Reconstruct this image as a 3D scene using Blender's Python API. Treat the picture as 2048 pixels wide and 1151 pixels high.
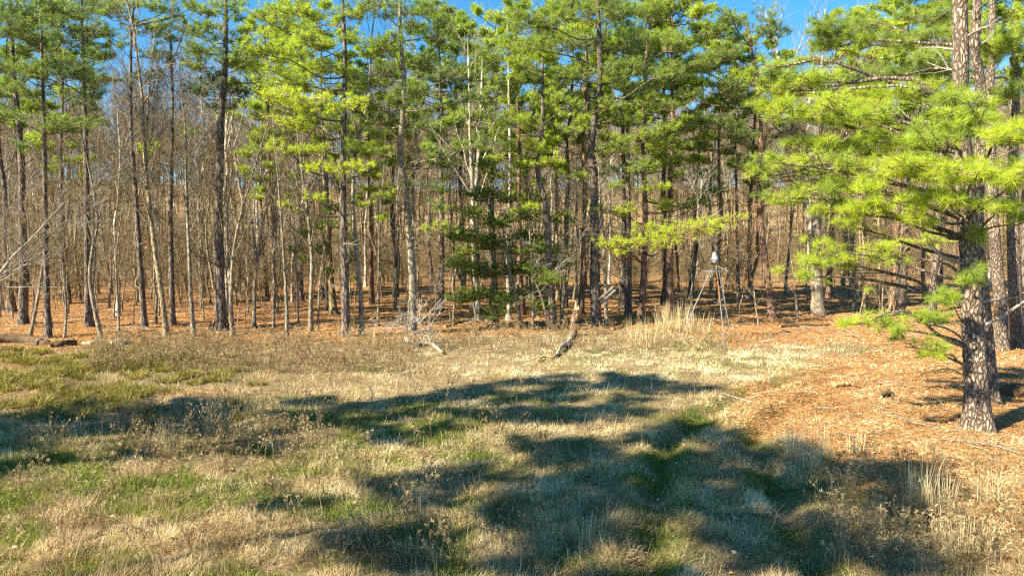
import bpy, math
import numpy as np
from mathutils import Vector, Matrix

for o in list(bpy.data.objects): bpy.data.objects.remove(o)
S = bpy.context.scene
COL = S.collection

# ------------------------------------------------------------------ camera
CAM_H = 4.0
F = 1384.0                       # focal length in photo pixels (2048 wide)
CX, CY = 1024.0, 575.5
PITCH = math.atan((CY - 480.0) / F)
cd = bpy.data.cameras.new('camera')
cam = bpy.data.objects.new('camera', cd); COL.objects.link(cam)
cd.sensor_width = 36.0; cd.lens = F * 36.0 / 2048.0
cd.clip_start = 0.1; cd.clip_end = 6000.0
cam.location = (0, 0, CAM_H)
cam.rotation_euler = (math.pi / 2 - PITCH, 0, 0)
S.camera = cam

# ------------------------------------------------------------------ sky, sun, exposure
SUN_EL, SUN_AZ = math.radians(36), math.radians(31)     # light travels towards +x, turned SUN_AZ to +y
SUN_STR, SKY_STR, EXPOSURE = 5.0, 0.075, 1.68
w = bpy.data.worlds.new('World'); S.world = w; w.use_nodes = True
nt = w.node_tree; nt.nodes.clear()
sky = nt.nodes.new('ShaderNodeTexSky'); sky.sky_type = 'NISHITA'; sky.sun_disc = False
sky.sun_elevation = SUN_EL; sky.sun_rotation = math.radians(270) - SUN_AZ
sky.altitude = 1500; sky.air_density = 1.0; sky.dust_density = 0.0; sky.ozone_density = 5.0
bg = nt.nodes.new('ShaderNodeBackground'); bg.inputs[1].default_value = SKY_STR
wo = nt.nodes.new('ShaderNodeOutputWorld')
hs = nt.nodes.new('ShaderNodeHueSaturation'); hs.inputs['Saturation'].default_value = 1.2; hs.inputs['Hue'].default_value = 0.485; nt.links.new(sky.outputs[0], hs.inputs['Color']); nt.links.new(hs.outputs[0], bg.inputs[0]); nt.links.new(bg.outputs[0], wo.inputs[0])
sl = bpy.data.lights.new('sun', 'SUN'); sl.energy = SUN_STR; sl.angle = math.radians(0.53)
sl.color = (1.0, 0.89, 0.66)
so = bpy.data.objects.new('sun', sl); COL.objects.link(so)
sd = Vector((math.cos(SUN_EL) * math.cos(SUN_AZ), math.cos(SUN_EL) * math.sin(SUN_AZ), -math.sin(SUN_EL)))
so.rotation_euler = sd.to_track_quat('-Z', 'Y').to_euler(); so.location = (-20, -8, 30)
S.view_settings.view_transform = 'Standard'; S.view_settings.look = 'None'
S.view_settings.exposure = EXPOSURE; S.view_settings.gamma = 1.0
cy = S.cycles
cy.max_bounces = 5; cy.diffuse_bounces = 3; cy.glossy_bounces = 2; cy.transmission_bounces = 3
cy.transparent_max_bounces = 4; cy.caustics_reflective = False; cy.caustics_refractive = False
cy.use_adaptive_sampling = True; cy.adaptive_threshold = 0.02
cy.use_denoising = False; cy.pixel_filter_type = 'BLACKMAN_HARRIS'; cy.filter_width = 1.35

# ------------------------------------------------------------------ noise and terrain
_tab = np.random.RandomState(5).rand(256, 256)
def vnoise(x, y, seed=0):
    x = np.asarray(x, float) + seed * 17.37; y = np.asarray(y, float) + seed * 9.71
    xi = np.floor(x).astype(int); yi = np.floor(y).astype(int)
    fx = x - xi; fy = y - yi
    fx = fx * fx * (3 - 2 * fx); fy = fy * fy * (3 - 2 * fy)
    a = _tab[xi & 255, yi & 255]; b = _tab[(xi + 1) & 255, yi & 255]
    c = _tab[xi & 255, (yi + 1) & 255]; d = _tab[(xi + 1) & 255, (yi + 1) & 255]
    return (a * (1 - fx) + b * fx) * (1 - fy) + (c * (1 - fx) + d * fx) * fy
def fbm(x, y, seed=0, o=3):
    s = 0; a = 1; t = 0
    for i in range(o):
        s = s + a * vnoise(np.asarray(x) * 2 ** i, np.asarray(y) * 2 ** i, seed + i * 3); t += a; a *= 0.5
    return s / t
def sstep(a, b, x):
    t = np.clip((np.asarray(x, float) - a) / (b - a), 0, 1); return t * t * (3 - 2 * t)

cp, sp = math.cos(PITCH), math.sin(PITCH)
def to_px(x, y, z=0.0):
    x = np.asarray(x, float); y = np.maximum(np.asarray(y, float), 3.0); z = np.asarray(z, float) - CAM_H
    d = y * cp - z * sp
    u = y * sp + z * cp
    return CX + F * x / d, CY - F * u / d
def ray(px, py):
    dx = (px - CX) / F; dv = -(py - CY) / F
    return np.array([dx, cp + dv * sp, -sp + dv * cp])
def at_depth(px, py, Y):
    r = ray(px, py); return np.array([0, 0, CAM_H]) + r * (Y / r[1])

_tracks_px = [[(1285, 1200), (1305, 1060), (1318, 960), (1330, 885), (1395, 832), (1480, 792), (1570, 766), (1700, 745)],
              [(1640, 1200), (1600, 1080), (1560, 990), (1515, 910), (1510, 868), (1570, 822), (1650, 790), (1760, 770)]]
def _gp0(px, py):
    r = ray(px, py); t = -CAM_H / r[2]; return r[0] * t, r[1] * t
_tracks = [[_gp0(*p) for p in tr] for tr in _tracks_px]
def track_dist(x, y):
    best = np.full(np.shape(x), 1e9)
    for tr in _tracks:
        for (ax, ay), (bx, by) in zip(tr, tr[1:]):
            vx, vy = bx - ax, by - ay
            t = np.clip(((x - ax) * vx + (y - ay) * vy) / (vx * vx + vy * vy), 0, 1)
            best = np.minimum(best, np.hypot(x - ax - t * vx, y - ay - t * vy))
    return best
def H(x, y):
    x = np.asarray(x, float); y = np.asarray(y, float)
    r = np.hypot(x, y)
    near = 1 - sstep(45, 80, r)
    h = 0.30 * (fbm(x / 6, y / 6, 1) - 0.5) + near * 0.11 * (fbm(x / 1.1, y / 1.1, 2) - 0.5) + near * 0.05 * (vnoise(x / 0.35, y / 0.35, 4) - 0.5)
    yy = y + 0.02 * x * x / (1 + np.abs(x) / 20)
    h = h + 0.012 * np.clip(yy - 36, 0, 130) + 6 * sstep(150, 500, r) * fbm(x / 120, y / 120, 3)
    h = h + 20 * sstep(95, 260, r) * sstep(0, 60, y)
    td = track_dist(x, y); h = h + near * (0.05 * np.exp(-((td - 0.42) / 0.16) ** 2) - 0.13 * np.exp(-(td / 0.24) ** 2))
    return h
def ground_px(px, py):
    r = ray(px, py); t = -CAM_H / r[2] if r[2] < -1e-4 else 200.0
    lo, hi = 0.0, 400.0
    for s in np.arange(2, 400, 0.25):
        p = np.array([0, 0, CAM_H]) + r * s
        if p[2] < H(p[0], p[1]): hi = s; lo = s - 0.25; break
    for _ in range(12):
        m = (lo + hi) / 2; p = np.array([0, 0, CAM_H]) + r * m
        if p[2] < H(p[0], p[1]): hi = m
        else: lo = m
    return p[0], p[1], float(H(p[0], p[1]))

# masks of the ground cover
_ex = [-400, 0, 200, 400, 575, 700, 800, 900, 1020, 1150, 1300, 1420, 1470, 1560, 1700, 1840, 2048, 2500]
_ey = [712, 704, 694, 682, 692, 694, 690, 672, 668, 664, 658, 672, 694, 692, 690, 700, 704, 704]
def forest_mask(x, y):
    px, py = to_px(x, y)
    e = np.interp(px, _ex, _ey) + 14 * (fbm(x / 1.3, y / 1.3, 7) - 0.5)
    m = sstep(7, -7, py - e)
    return np.where(np.asarray(y) < 3.5, 0, m)
def straw_mask(x, y):            # pine straw lying on the right side of the clearing
    px, py = to_px(x, y)
    n = fbm(x / 1.2, y / 1.2, 8) - 0.5
    n2 = fbm(x / 0.4, y / 0.4, 9) - 0.5
    a = sstep(-60, 110, px - np.interp(py, [690, 740, 780, 850, 900, 960, 1040, 1151], [1720, 1560, 1470, 1470, 1550, 1680, 1830, 1980]) + 190 * n + 150 * n2)
    b = sstep(1180, 1000, py + 60 * n)
    return np.clip(a * b, 0, 1)
def green_mask(x, y):
    px, py = to_px(x, y)
    g = sstep(0.50, 0.72, fbm(x / 2.2, y / 2.2, 11) * 0.6 + fbm(x / 0.5, y / 0.5, 12) * 0.4)
    lowleft = sstep(820, 960, py) * sstep(1250, 700, px)
    mid = np.exp(-((px - 800) / 330) ** 2 - ((py - 835) / 45) ** 2)
    tr = np.exp(-(track_dist(x, y) / 0.42) ** 2) * sstep(1750, 1500, px)
    g = g * (0.5 + 0.9 * lowleft + 0.6 * mid) + 0.75 * tr * sstep(0.35, 0.55, fbm(x / 0.7, y / 0.7, 14))
    g = g + 0.8 * lowleft * sstep(0.38, 0.52, fbm(x / 0.9, y / 0.9, 15))
    return np.clip(g, 0, 1)
def olive_mask(x, y):
    px, py = to_px(x, y)
    m = 1.2 * np.exp(-((px - 80) / 290) ** 2 - ((py - 760) / 50) ** 2) + 0.8 * np.exp(-((px - 310) / 100) ** 2 - ((py - 735) / 22) ** 2)
    return np.clip(m, 0, 1) * sstep(0.38, 0.62, fbm(x / 1.3, y / 1.3, 19))
def rust_mask(x, y):
    px, py = to_px(x, y)
    m = np.exp(-((px - 330) / 150) ** 2 - ((py - 772) / 17) ** 2) + 0.9 * np.exp(-((px - 60) / 110) ** 2 - ((py - 800) / 18) ** 2) + 0.8 * np.exp(-((px - 90) / 140) ** 2 - ((py - 715) / 16) ** 2)
    return np.clip(m, 0, 1) * sstep(0.3, 0.6, fbm(x / 0.9, y / 0.9, 21))

# ------------------------------------------------------------------ mesh and object helpers
def mesh_np(name, V, quads=None, tris=None, mats=(), mq=None, mt=None, attrs=None, smooth=False):
    me = bpy.data.meshes.new(name)
    V = np.asarray(V, np.float32); nq = 0 if quads is None else len(quads); ntr = 0 if tris is None else len(tris)
    me.vertices.add(len(V)); me.vertices.foreach_set('co', V.ravel())
    loops = []
    if nq: loops.append(np.asarray(quads, np.int32).ravel())
    if ntr: loops.append(np.asarray(tris, np.int32).ravel())
    L = np.concatenate(loops); me.loops.add(len(L)); me.loops.foreach_set('vertex_index', L)
    st = np.concatenate([np.arange(nq) * 4, nq * 4 + np.arange(ntr) * 3]).astype(np.int32)
    me.polygons.add(nq + ntr); me.polygons.foreach_set('loop_start', st)
    mi = np.zeros(nq + ntr, np.int32)
    if mq is not None: mi[:nq] = mq
    if mt is not None: mi[nq:] = mt
    if mi.any(): me.polygons.foreach_set('material_index', mi)
    if smooth is not False:
        s = np.zeros(nq + ntr, bool); s[:nq] = smooth is True or smooth == 'quads'; s[nq:] = smooth is True
        me.polygons.foreach_set('use_smooth', s)
    for k, a in (attrs or {}).items():
        at = me.attributes.new(k, 'FLOAT', 'POINT'); at.data.foreach_set('value', np.asarray(a, np.float32))
    for m in mats: me.materials.append(m)
    me.update(calc_edges=True)
    return me
def link(name, me, parent=None, loc=None):
    o = bpy.data.objects.new(name, me); COL.objects.link(o)
    if parent is not None: o.parent = parent
    if loc is not None: o.location = loc
    return o
def tag(o, label=None, cat=None, group=None, kind=None):
    if label: o['label'] = label
    if cat: o['category'] = cat
    if group: o['group'] = group
    if kind: o['kind'] = kind
    return o
def thing(name, loc, label, cat, group=None):
    o = link(name, None, None, loc); o.empty_display_size = 0.3
    return tag(o, label, cat, group)

def unit(a): return a / np.maximum(np.linalg.norm(a, axis=-1, keepdims=True), 1e-9)
class Geo:
    """collects tubes and loose triangles into one mesh"""
    def __init__(s): s.V = []; s.Q = []; s.T = []; s.A = []; s.mq = []; s.mt = []; s.n = 0
    def tubes(s, P, R, sides=4, mat=0, v=0.5, cap=False):
        P = np.asarray(P, float); R = np.asarray(R, float)
        if P.ndim == 2: P = P[None]; R = R[None]
        m, n, _ = P.shape
        T = np.gradient(P, axis=1); T = unit(T)
        ch = unit(P[:, -1] - P[:, 0]); ref = np.where(np.abs(ch[:, 2:3]) < 0.8, np.array([[0, 0, 1.0]]), np.array([[1.0, 0.1, 0]]))
        u = unit(np.cross(ref[:, None, :], T)); w_ = np.cross(T, u)
        a = np.arange(sides) * 2 * np.pi / sides
        ring = P[:, :, None, :] + R[:, :, None, None] * (u[:, :, None, :] * np.cos(a)[None, None, :, None] + w_[:, :, None, :] * np.sin(a)[None, None, :, None])
        V = ring.reshape(-1, 3); base = s.n
        i = np.arange(m)[:, None, None] * n * sides + np.arange(n - 1)[None, :, None] * sides
        j = np.arange(sides)[None, None, :]; j2 = (j + 1) % sides
        q = np.stack([i + j, i + j2, i + sides + j2, i + sides + j], -1).reshape(-1, 4) + base
        s.V.append(V); s.Q.append(q); s.mq.append(np.full(len(q), mat)); s.A.append(np.full(len(V), v) if np.isscalar(v) else np.repeat(v, n * sides))
        if cap:
            for k in range(m):
                for e in (0, n - 1):
                    idx = base + k * n * sides + e * sides
                    for t in range(1, sides - 1):
                        s.T.append(np.array([[idx, idx + t, idx + t + 1]])); s.mt.append(np.array([mat]))
        s.n += len(V)
    def needles(s, C, A, k, L, wd, mat=1, v=0.5, vj=0.12, rs=None, spread=(20, 82), ax=0.55):
        m = len(C)
        if m == 0: return
        A = unit(A); C = np.repeat(C, k, 0); A = np.repeat(A, k, 0); N = m * k
        vv = np.repeat(np.clip((v if not np.isscalar(v) else np.full(m, v)) + rs.normal(0, vj, m), 0, 1), k)
        th = np.radians(rs.uniform(spread[0], spread[1], N))
        pr = unit(np.cross(A, rs.normal(0, 1, (N, 3))))
        d = A * np.cos(th)[:, None] + pr * np.sin(th)[:, None]
        ln = L * rs.uniform(0.75, 1.15, N)
        b = C + A * (rs.uniform(-ax, ax * 0.6, N) * L * (0.45 if L < 0.24 and k > 40 else 1))[:, None]
        e = b + d * ln[:, None] + np.array([0, 0, -1.0]) * (0.08 * ln * np.sin(th))[:, None]
        sd_ = unit(np.cross(d, rs.normal(0, 1, (N, 3)))) * (wd * 0.5 * rs.uniform(0.8, 1.3, N))[:, None]
        V = np.stack([b - sd_, b + sd_, e], 1).reshape(-1, 3)
        t = np.arange(N * 3).reshape(-1, 3) + s.n
        s.V.append(V); s.T.append(t); s.mt.append(np.full(N, mat)); s.A.append(np.repeat(np.clip(vv + rs.normal(0, 0.03, N), 0, 1), 3)); s.n += len(V)
    def leaves(s, C, size, rs, mat=1, v=0.5, vj=0.2, flat=0.0):
        N = len(C)
        if N == 0: return
        nrm = rs.normal(0, 1, (N, 3)); nrm[:, 2] = np.abs(nrm[:, 2]) + flat * 3; nrm = unit(nrm)
        a = unit(np.cross(nrm, rs.normal(0, 1, (N, 3)))); b = np.cross(nrm, a)
        L = (size * rs.uniform(0.6, 1.3, N))[:, None]; W = L * 0.32
        fold = nrm * L * rs.uniform(0.05, 0.3, (N, 1))
        V = np.stack([C - a * L * 0.5, C + b * W + fold, C + a * L * 0.5, C - b * W + fold * 0.7], 1).reshape(-1, 3)
        i = np.arange(N)[:, None] * 4 + s.n
        t = np.concatenate([i + [[0, 1, 2]], i + [[0, 2, 3]]])
        s.V.append(V); s.T.append(t); s.mt.append(np.full(len(t), mat)); s.A.append(np.repeat(np.clip(v + rs.normal(0, vj, N), 0, 1), 4)); s.n += len(V)
    def mesh(s, name, mats, smooth='quads'):
        V = np.concatenate(s.V); Q = np.concatenate(s.Q) if s.Q else None; T = np.concatenate(s.T) if s.T else None
        return mesh_np(name, V, Q, T, mats, np.concatenate(s.mq) if s.mq else None, np.concatenate(s.mt) if s.mt else None, {'v': np.concatenate(s.A)}, smooth)

def grow(rs, P, R, k, t0, t1, ang, lf, up=0.3, n=4, rf=0.5, tip=0.25, bend=0.18, curl=0.1, lj=0.3, tl=0.5, L=None):
    m, n0, _ = P.shape
    t = np.sort(rs.uniform(t0, t1, (m, k)), 1); f = t * (n0 - 1); i = np.minimum(f.astype(int), n0 - 2); fr = (f - i)[..., None]
    mi = np.arange(m)[:, None]
    a, b = P[mi, i], P[mi, i + 1]; pos = a * (1 - fr) + b * fr; tan = unit(b - a)
    r = R[mi, i] * (1 - fr[..., 0]) + R[mi, i + 1] * fr[..., 0]
    if L is None: L = np.linalg.norm(np.diff(P, axis=1), axis=2).sum(1)
    pr = unit(np.cross(tan, rs.normal(0, 1, (m, k, 3))))
    an = np.radians(ang) * rs.uniform(0.7, 1.3, (m, k, 1))
    d = unit(tan * np.cos(an) + pr * np.sin(an) + np.array([0, 0, up]))
    ln = (L[:, None] * lf * (1 - tl * t) * (1 + lj * rs.uniform(-1, 1, (m, k))))[..., None, None]
    s = np.linspace(0, 1, n)[None, None, :, None]
    bd = rs.normal(0, bend, (m, k, 1, 3)) + np.array([0, 0, curl])
    pts = pos[:, :, None] + ln * (d[:, :, None] * s + bd * s * s) + ln * rs.normal(0, 0.02, (m, k, n, 3)) * s
    rr = (r * rf)[..., None] * (1 - (1 - tip) * s[..., 0])
    return pts.reshape(m * k, n, 3), rr.reshape(m * k, n)

def smooth_path(pts, n):
    pts = np.asarray(pts, float)
    if len(pts) < 3:
        t = np.linspace(0, 1, n)[:, None]; return pts[0] * (1 - t) + pts[-1] * t
    P = np.vstack([2 * pts[0] - pts[1], pts, 2 * pts[-1] - pts[-2]])
    cl = np.r_[0, np.cumsum(np.linalg.norm(np.diff(pts, axis=0), axis=1))]
    u = np.linspace(0, cl[-1], n); out = []
    for x in u:
        i = min(np.searchsorted(cl, x, 'right') - 1, len(pts) - 2); t = (x - cl[i]) / max(cl[i + 1] - cl[i], 1e-9)
        p0, p1, p2, p3 = P[i:i + 4]
        out.append(0.5 * (2 * p1 + (p2 - p0) * t + (2 * p0 - 5 * p1 + 4 * p2 - p3) * t * t + (3 * p1 - p0 - 3 * p2 + p3) * t ** 3))
    return np.array(out)

# ------------------------------------------------------------------ materials
def new_mat(name):
    m = bpy.data.materials.new(name); m.use_nodes = True; t = m.node_tree; t.nodes.clear()
    return m, t, t.nodes, t.links
def ramp(N, stops, interp='LINEAR'):
    r = N.new('ShaderNodeValToRGB'); r.color_ramp.interpolation = interp
    e = r.color_ramp.elements
    while len(e) < len(stops): e.new(0.5)
    for x, (p, c) in zip(e, stops): x.position = p; x.color = (*c, 1)
    return r
def foliage_mat(name, stops, transl=0.35, rough=0.5, spec=0.4, tint=(1.2, 1.15, 0.6)):
    m, t, N, K = new_mat(name)
    a = N.new('ShaderNodeAttribute'); a.attribute_name = 'v'
    r = ramp(N, stops); K.new(a.outputs['Fac'], r.inputs[0])
    b = N.new('ShaderNodeBsdfPrincipled'); b.inputs['Roughness'].default_value = rough; b.inputs['Specular IOR Level'].default_value = spec
    K.new(r.outputs[0], b.inputs['Base Color'])
    tr = N.new('ShaderNodeBsdfTranslucent'); mx = N.new('ShaderNodeMix'); mx.data_type = 'RGBA'; mx.blend_type = 'MULTIPLY'; mx.inputs[0].default_value = 1
    mx.inputs[7].default_value = (*tint, 1); K.new(r.outputs[0], mx.inputs[6]); K.new(mx.outputs[2], tr.inputs[0])
    ms = N.new('ShaderNodeMixShader'); ms.inputs[0].default_value = transl
    K.new(b.outputs[0], ms.inputs[1]); K.new(tr.outputs[0], ms.inputs[2])
    o = N.new('ShaderNodeOutputMaterial'); K.new(ms.outputs[0], o.inputs[0])
    return m
def bark_mat(name, dark, mid, light, scale=7.0, stretch=0.22, bump=0.6, dist=0.03, moss=0.0):
    m, t, N, K = new_mat(name)
    tc = N.new('ShaderNodeTexCoord'); mp = N.new('ShaderNodeMapping'); mp.inputs['Scale'].default_value = (1, 1, stretch)
    K.new(tc.outputs['Object'], mp.inputs[0])
    nz = N.new('ShaderNodeTexNoise'); nz.inputs['Scale'].default_value = scale * 0.8; nz.inputs['Detail'].default_value = 5
    K.new(mp.outputs[0], nz.inputs[0])
    vo = N.new('ShaderNodeTexVoronoi'); vo.feature = 'DISTANCE_TO_EDGE'; vo.inputs['Scale'].default_value = scale * 1.6
    mv = N.new('ShaderNodeMix'); mv.data_type = 'VECTOR'; mv.inputs[0].default_value = 0.12
    K.new(mp.outputs[0], mv.inputs[4]); K.new(nz.outputs['Color'], mv.inputs[5]); K.new(mv.outputs[1], vo.inputs['Vector'])
    mr = N.new('ShaderNodeMapRange'); mr.inputs[1].default_value = 0.0; mr.inputs[2].default_value = 0.22; K.new(vo.outputs['Distance'], mr.inputs[0])
    r = ramp(N, [(0.25, mid), (0.52, light), (0.75, mid)]); K.new(nz.outputs[0], r.inputs[0])
    mx = N.new('ShaderNodeMix'); mx.data_type = 'RGBA'; mx.inputs[6].default_value = (*dark, 1); K.new(mr.outputs[0], mx.inputs[0]); K.new(r.outputs[0], mx.inputs[7])
    col = mx.outputs[2]
    big = N.new('ShaderNodeTexNoise'); big.inputs['Scale'].default_value = 1.3; big.inputs['Detail'].default_value = 3; K.new(tc.outputs['Object'], big.inputs[0])
    rb = ramp(N, [(0.3, (0.62, 0.62, 0.66)), (0.7, (1.15, 1.08, 1.0))]); K.new(big.outputs[0], rb.inputs[0])
    m2 = N.new('ShaderNodeMix'); m2.data_type = 'RGBA'; m2.blend_type = 'MULTIPLY'; m2.inputs[0].default_value = 1; K.new(col, m2.inputs[6]); K.new(rb.outputs[0], m2.inputs[7])
    b = N.new('ShaderNodeBsdfPrincipled'); b.inputs['Roughness'].default_value = 0.9; b.inputs['Specular IOR Level'].default_value = 0.2
    K.new(m2.outputs[2], b.inputs['Base Color'])
    ad = N.new('ShaderNodeMath'); ad.operation = 'MULTIPLY_ADD'; ad.inputs[1].default_value = 0.5; K.new(nz.outputs[0], ad.inputs[0]); K.new(mr.outputs[0], ad.inputs[2])
    bp = N.new('ShaderNodeBump'); bp.inputs['Strength'].default_value = bump; bp.inputs['Distance'].default_value = dist
    K.new(ad.outputs[0], bp.inputs['Height']); K.new(bp.outputs[0], b.inputs['Normal'])
    o = N.new('ShaderNodeOutputMaterial'); K.new(b.outputs[0], o.inputs[0])
    return m
def plain_mat(name, c1, c2, scale=8, rough=0.7, metal=0.0, bump=0.2, stretch=(1, 1, 1), spec=0.3):
    m, t, N, K = new_mat(name)
    tc = N.new('ShaderNodeTexCoord'); mp = N.new('ShaderNodeMapping'); mp.inputs['Scale'].default_value = stretch; K.new(tc.outputs['Object'], mp.inputs[0])
    nz = N.new('ShaderNodeTexNoise'); nz.inputs['Scale'].default_value = scale; nz.inputs['Detail'].default_value = 6; nz.inputs['Roughness'].default_value = 0.65; K.new(mp.outputs[0], nz.inputs[0])
    r = ramp(N, [(0.35, c1), (0.65, c2)]); K.new(nz.outputs[0], r.inputs[0])
    b = N.new('ShaderNodeBsdfPrincipled'); b.inputs['Roughness'].default_value = rough; b.inputs['Metallic'].default_value = metal; b.inputs['Specular IOR Level'].default_value = spec
    K.new(r.outputs[0], b.inputs['Base Color'])
    bp = N.new('ShaderNodeBump'); bp.inputs['Strength'].default_value = bump; bp.inputs['Distance'].default_value = 0.02; K.new(nz.outputs[0], bp.inputs['Height']); K.new(bp.outputs[0], b.inputs['Normal'])
    o = N.new('ShaderNodeOutputMaterial'); K.new(b.outputs[0], o.inputs[0]); return m

M = {}
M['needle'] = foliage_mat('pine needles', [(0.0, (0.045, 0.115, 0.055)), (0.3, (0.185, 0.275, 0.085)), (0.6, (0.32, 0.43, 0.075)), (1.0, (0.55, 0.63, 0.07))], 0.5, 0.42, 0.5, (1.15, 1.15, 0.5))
M['cedar'] = foliage_mat('cedar foliage', [(0.0, (0.06, 0.12, 0.032)), (0.5, (0.21, 0.31, 0.05)), (1.0, (0.46, 0.54, 0.07))], 0.35, 0.6, 0.3)
M['brown_leaf'] = foliage_mat('dry oak leaves', [(0.0, (0.10, 0.045, 0.02)), (0.5, (0.24, 0.11, 0.045)), (1.0, (0.42, 0.22, 0.09))], 0.35, 0.6, 0.3)
M['dry'] = foliage_mat('dry grass', [(0.0, (0.12, 0.085, 0.05)), (0.35, (0.29, 0.215, 0.115)), (0.7, (0.60, 0.47, 0.25)), (1.0, (0.88, 0.79, 0.55))], 0.3, 0.6, 0.25, (1.1, 1.0, 0.8))
M['green'] = foliage_mat('green grass', [(0.0, (0.06, 0.085, 0.02)), (0.5, (0.20, 0.25, 0.04)), (1.0, (0.42, 0.42, 0.10))], 0.4, 0.55, 0.3)
M['olive'] = foliage_mat('olive rush', [(0.0, (0.07, 0.075, 0.018)), (0.5, (0.22, 0.20, 0.045)), (1.0, (0.46, 0.38, 0.12))], 0.35, 0.55, 0.3)
M['litter'] = foliage_mat('pine straw', [(0.0, (0.15, 0.08, 0.038)), (0.45, (0.40, 0.21, 0.085)), (0.8, (0.60, 0.365, 0.165)), (1.0, (0.78, 0.64, 0.44))], 0.1, 0.7, 0.2)
M['pine_bark'] = bark_mat('pine bark', (0.045, 0.034, 0.028), (0.15, 0.115, 0.095), (0.27, 0.23, 0.20))
M['near_bark'] = bark_mat('plated pine bark', (0.085, 0.06, 0.045), (0.22, 0.165, 0.125), (0.40, 0.335, 0.275), scale=10, stretch=0.35, bump=0.9, dist=0.04)
M['red_bark'] = bark_mat('reddish pine bark', (0.09, 0.05, 0.035), (0.26, 0.16, 0.11), (0.36, 0.25, 0.18))
M['grey_bark'] = bark_mat('grey hardwood bark', (0.10, 0.085, 0.06), (0.25, 0.215, 0.16), (0.44, 0.39, 0.30), scale=9, bump=0.35, dist=0.015)
M['tan_bark'] = bark_mat('tan hardwood bark', (0.11, 0.085, 0.05), (0.29, 0.235, 0.145), (0.50, 0.42, 0.28), scale=9, bump=0.3, dist=0.012)
M['far_bark'] = bark_mat('distant hardwood bark', (0.05, 0.036, 0.02), (0.20, 0.148, 0.078), (0.45, 0.355, 0.20), scale=5, bump=0.1)
M['pale_bark'] = bark_mat('pale smooth bark', (0.22, 0.18, 0.14), (0.50, 0.45, 0.37), (0.72, 0.67, 0.58), scale=4, bump=0.2, dist=0.01)
M['twig'] = bark_mat('twig bark', (0.07, 0.054, 0.03), (0.22, 0.172, 0.095), (0.42, 0.34, 0.19), bump=0.1)
M['dead'] = plain_mat('weathered dead wood', (0.18, 0.155, 0.125), (0.44, 0.39, 0.33), 10, 0.85, 0, 0.5, (1, 1, 0.3))
M['bleached'] = plain_mat('bleached silver wood', (0.25, 0.22, 0.185), (0.52, 0.47, 0.40), 10, 0.85, 0, 0.5, (1, 1, 0.3))
M['rotten'] = plain_mat('bare orange wood', (0.30, 0.15, 0.06), (0.68, 0.45, 0.22), 7, 0.8, 0, 0.6, (1, 1, 0.25))
M['log_bark'] = plain_mat('mossy log bark', (0.035, 0.028, 0.02), (0.16, 0.10, 0.045), 6, 0.9, 0, 0.8)
M['plank'] = plain_mat('grey weathered plank', (0.12, 0.10, 0.085), (0.30, 0.27, 0.23), 9, 0.85, 0, 0.5, (0.2, 2, 2))
M['steel'] = plain_mat('galvanised steel tube', (0.16, 0.165, 0.17), (0.36, 0.37, 0.38), 14, 0.5, 0.5, 0.05)
M['rust'] = plain_mat('rusted steel tube', (0.22, 0.09, 0.035), (0.42, 0.20, 0.08), 20, 0.8, 0.1, 0.3)
M['cover'] = plain_mat('grey vinyl seat cover', (0.10, 0.11, 0.13), (0.42, 0.45, 0.50), 5, 0.35, 0.0, 0.8)
M['cloth'] = plain_mat('dark cloth strap', (0.03, 0.03, 0.03), (0.07, 0.07, 0.07), 12, 0.8)

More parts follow.
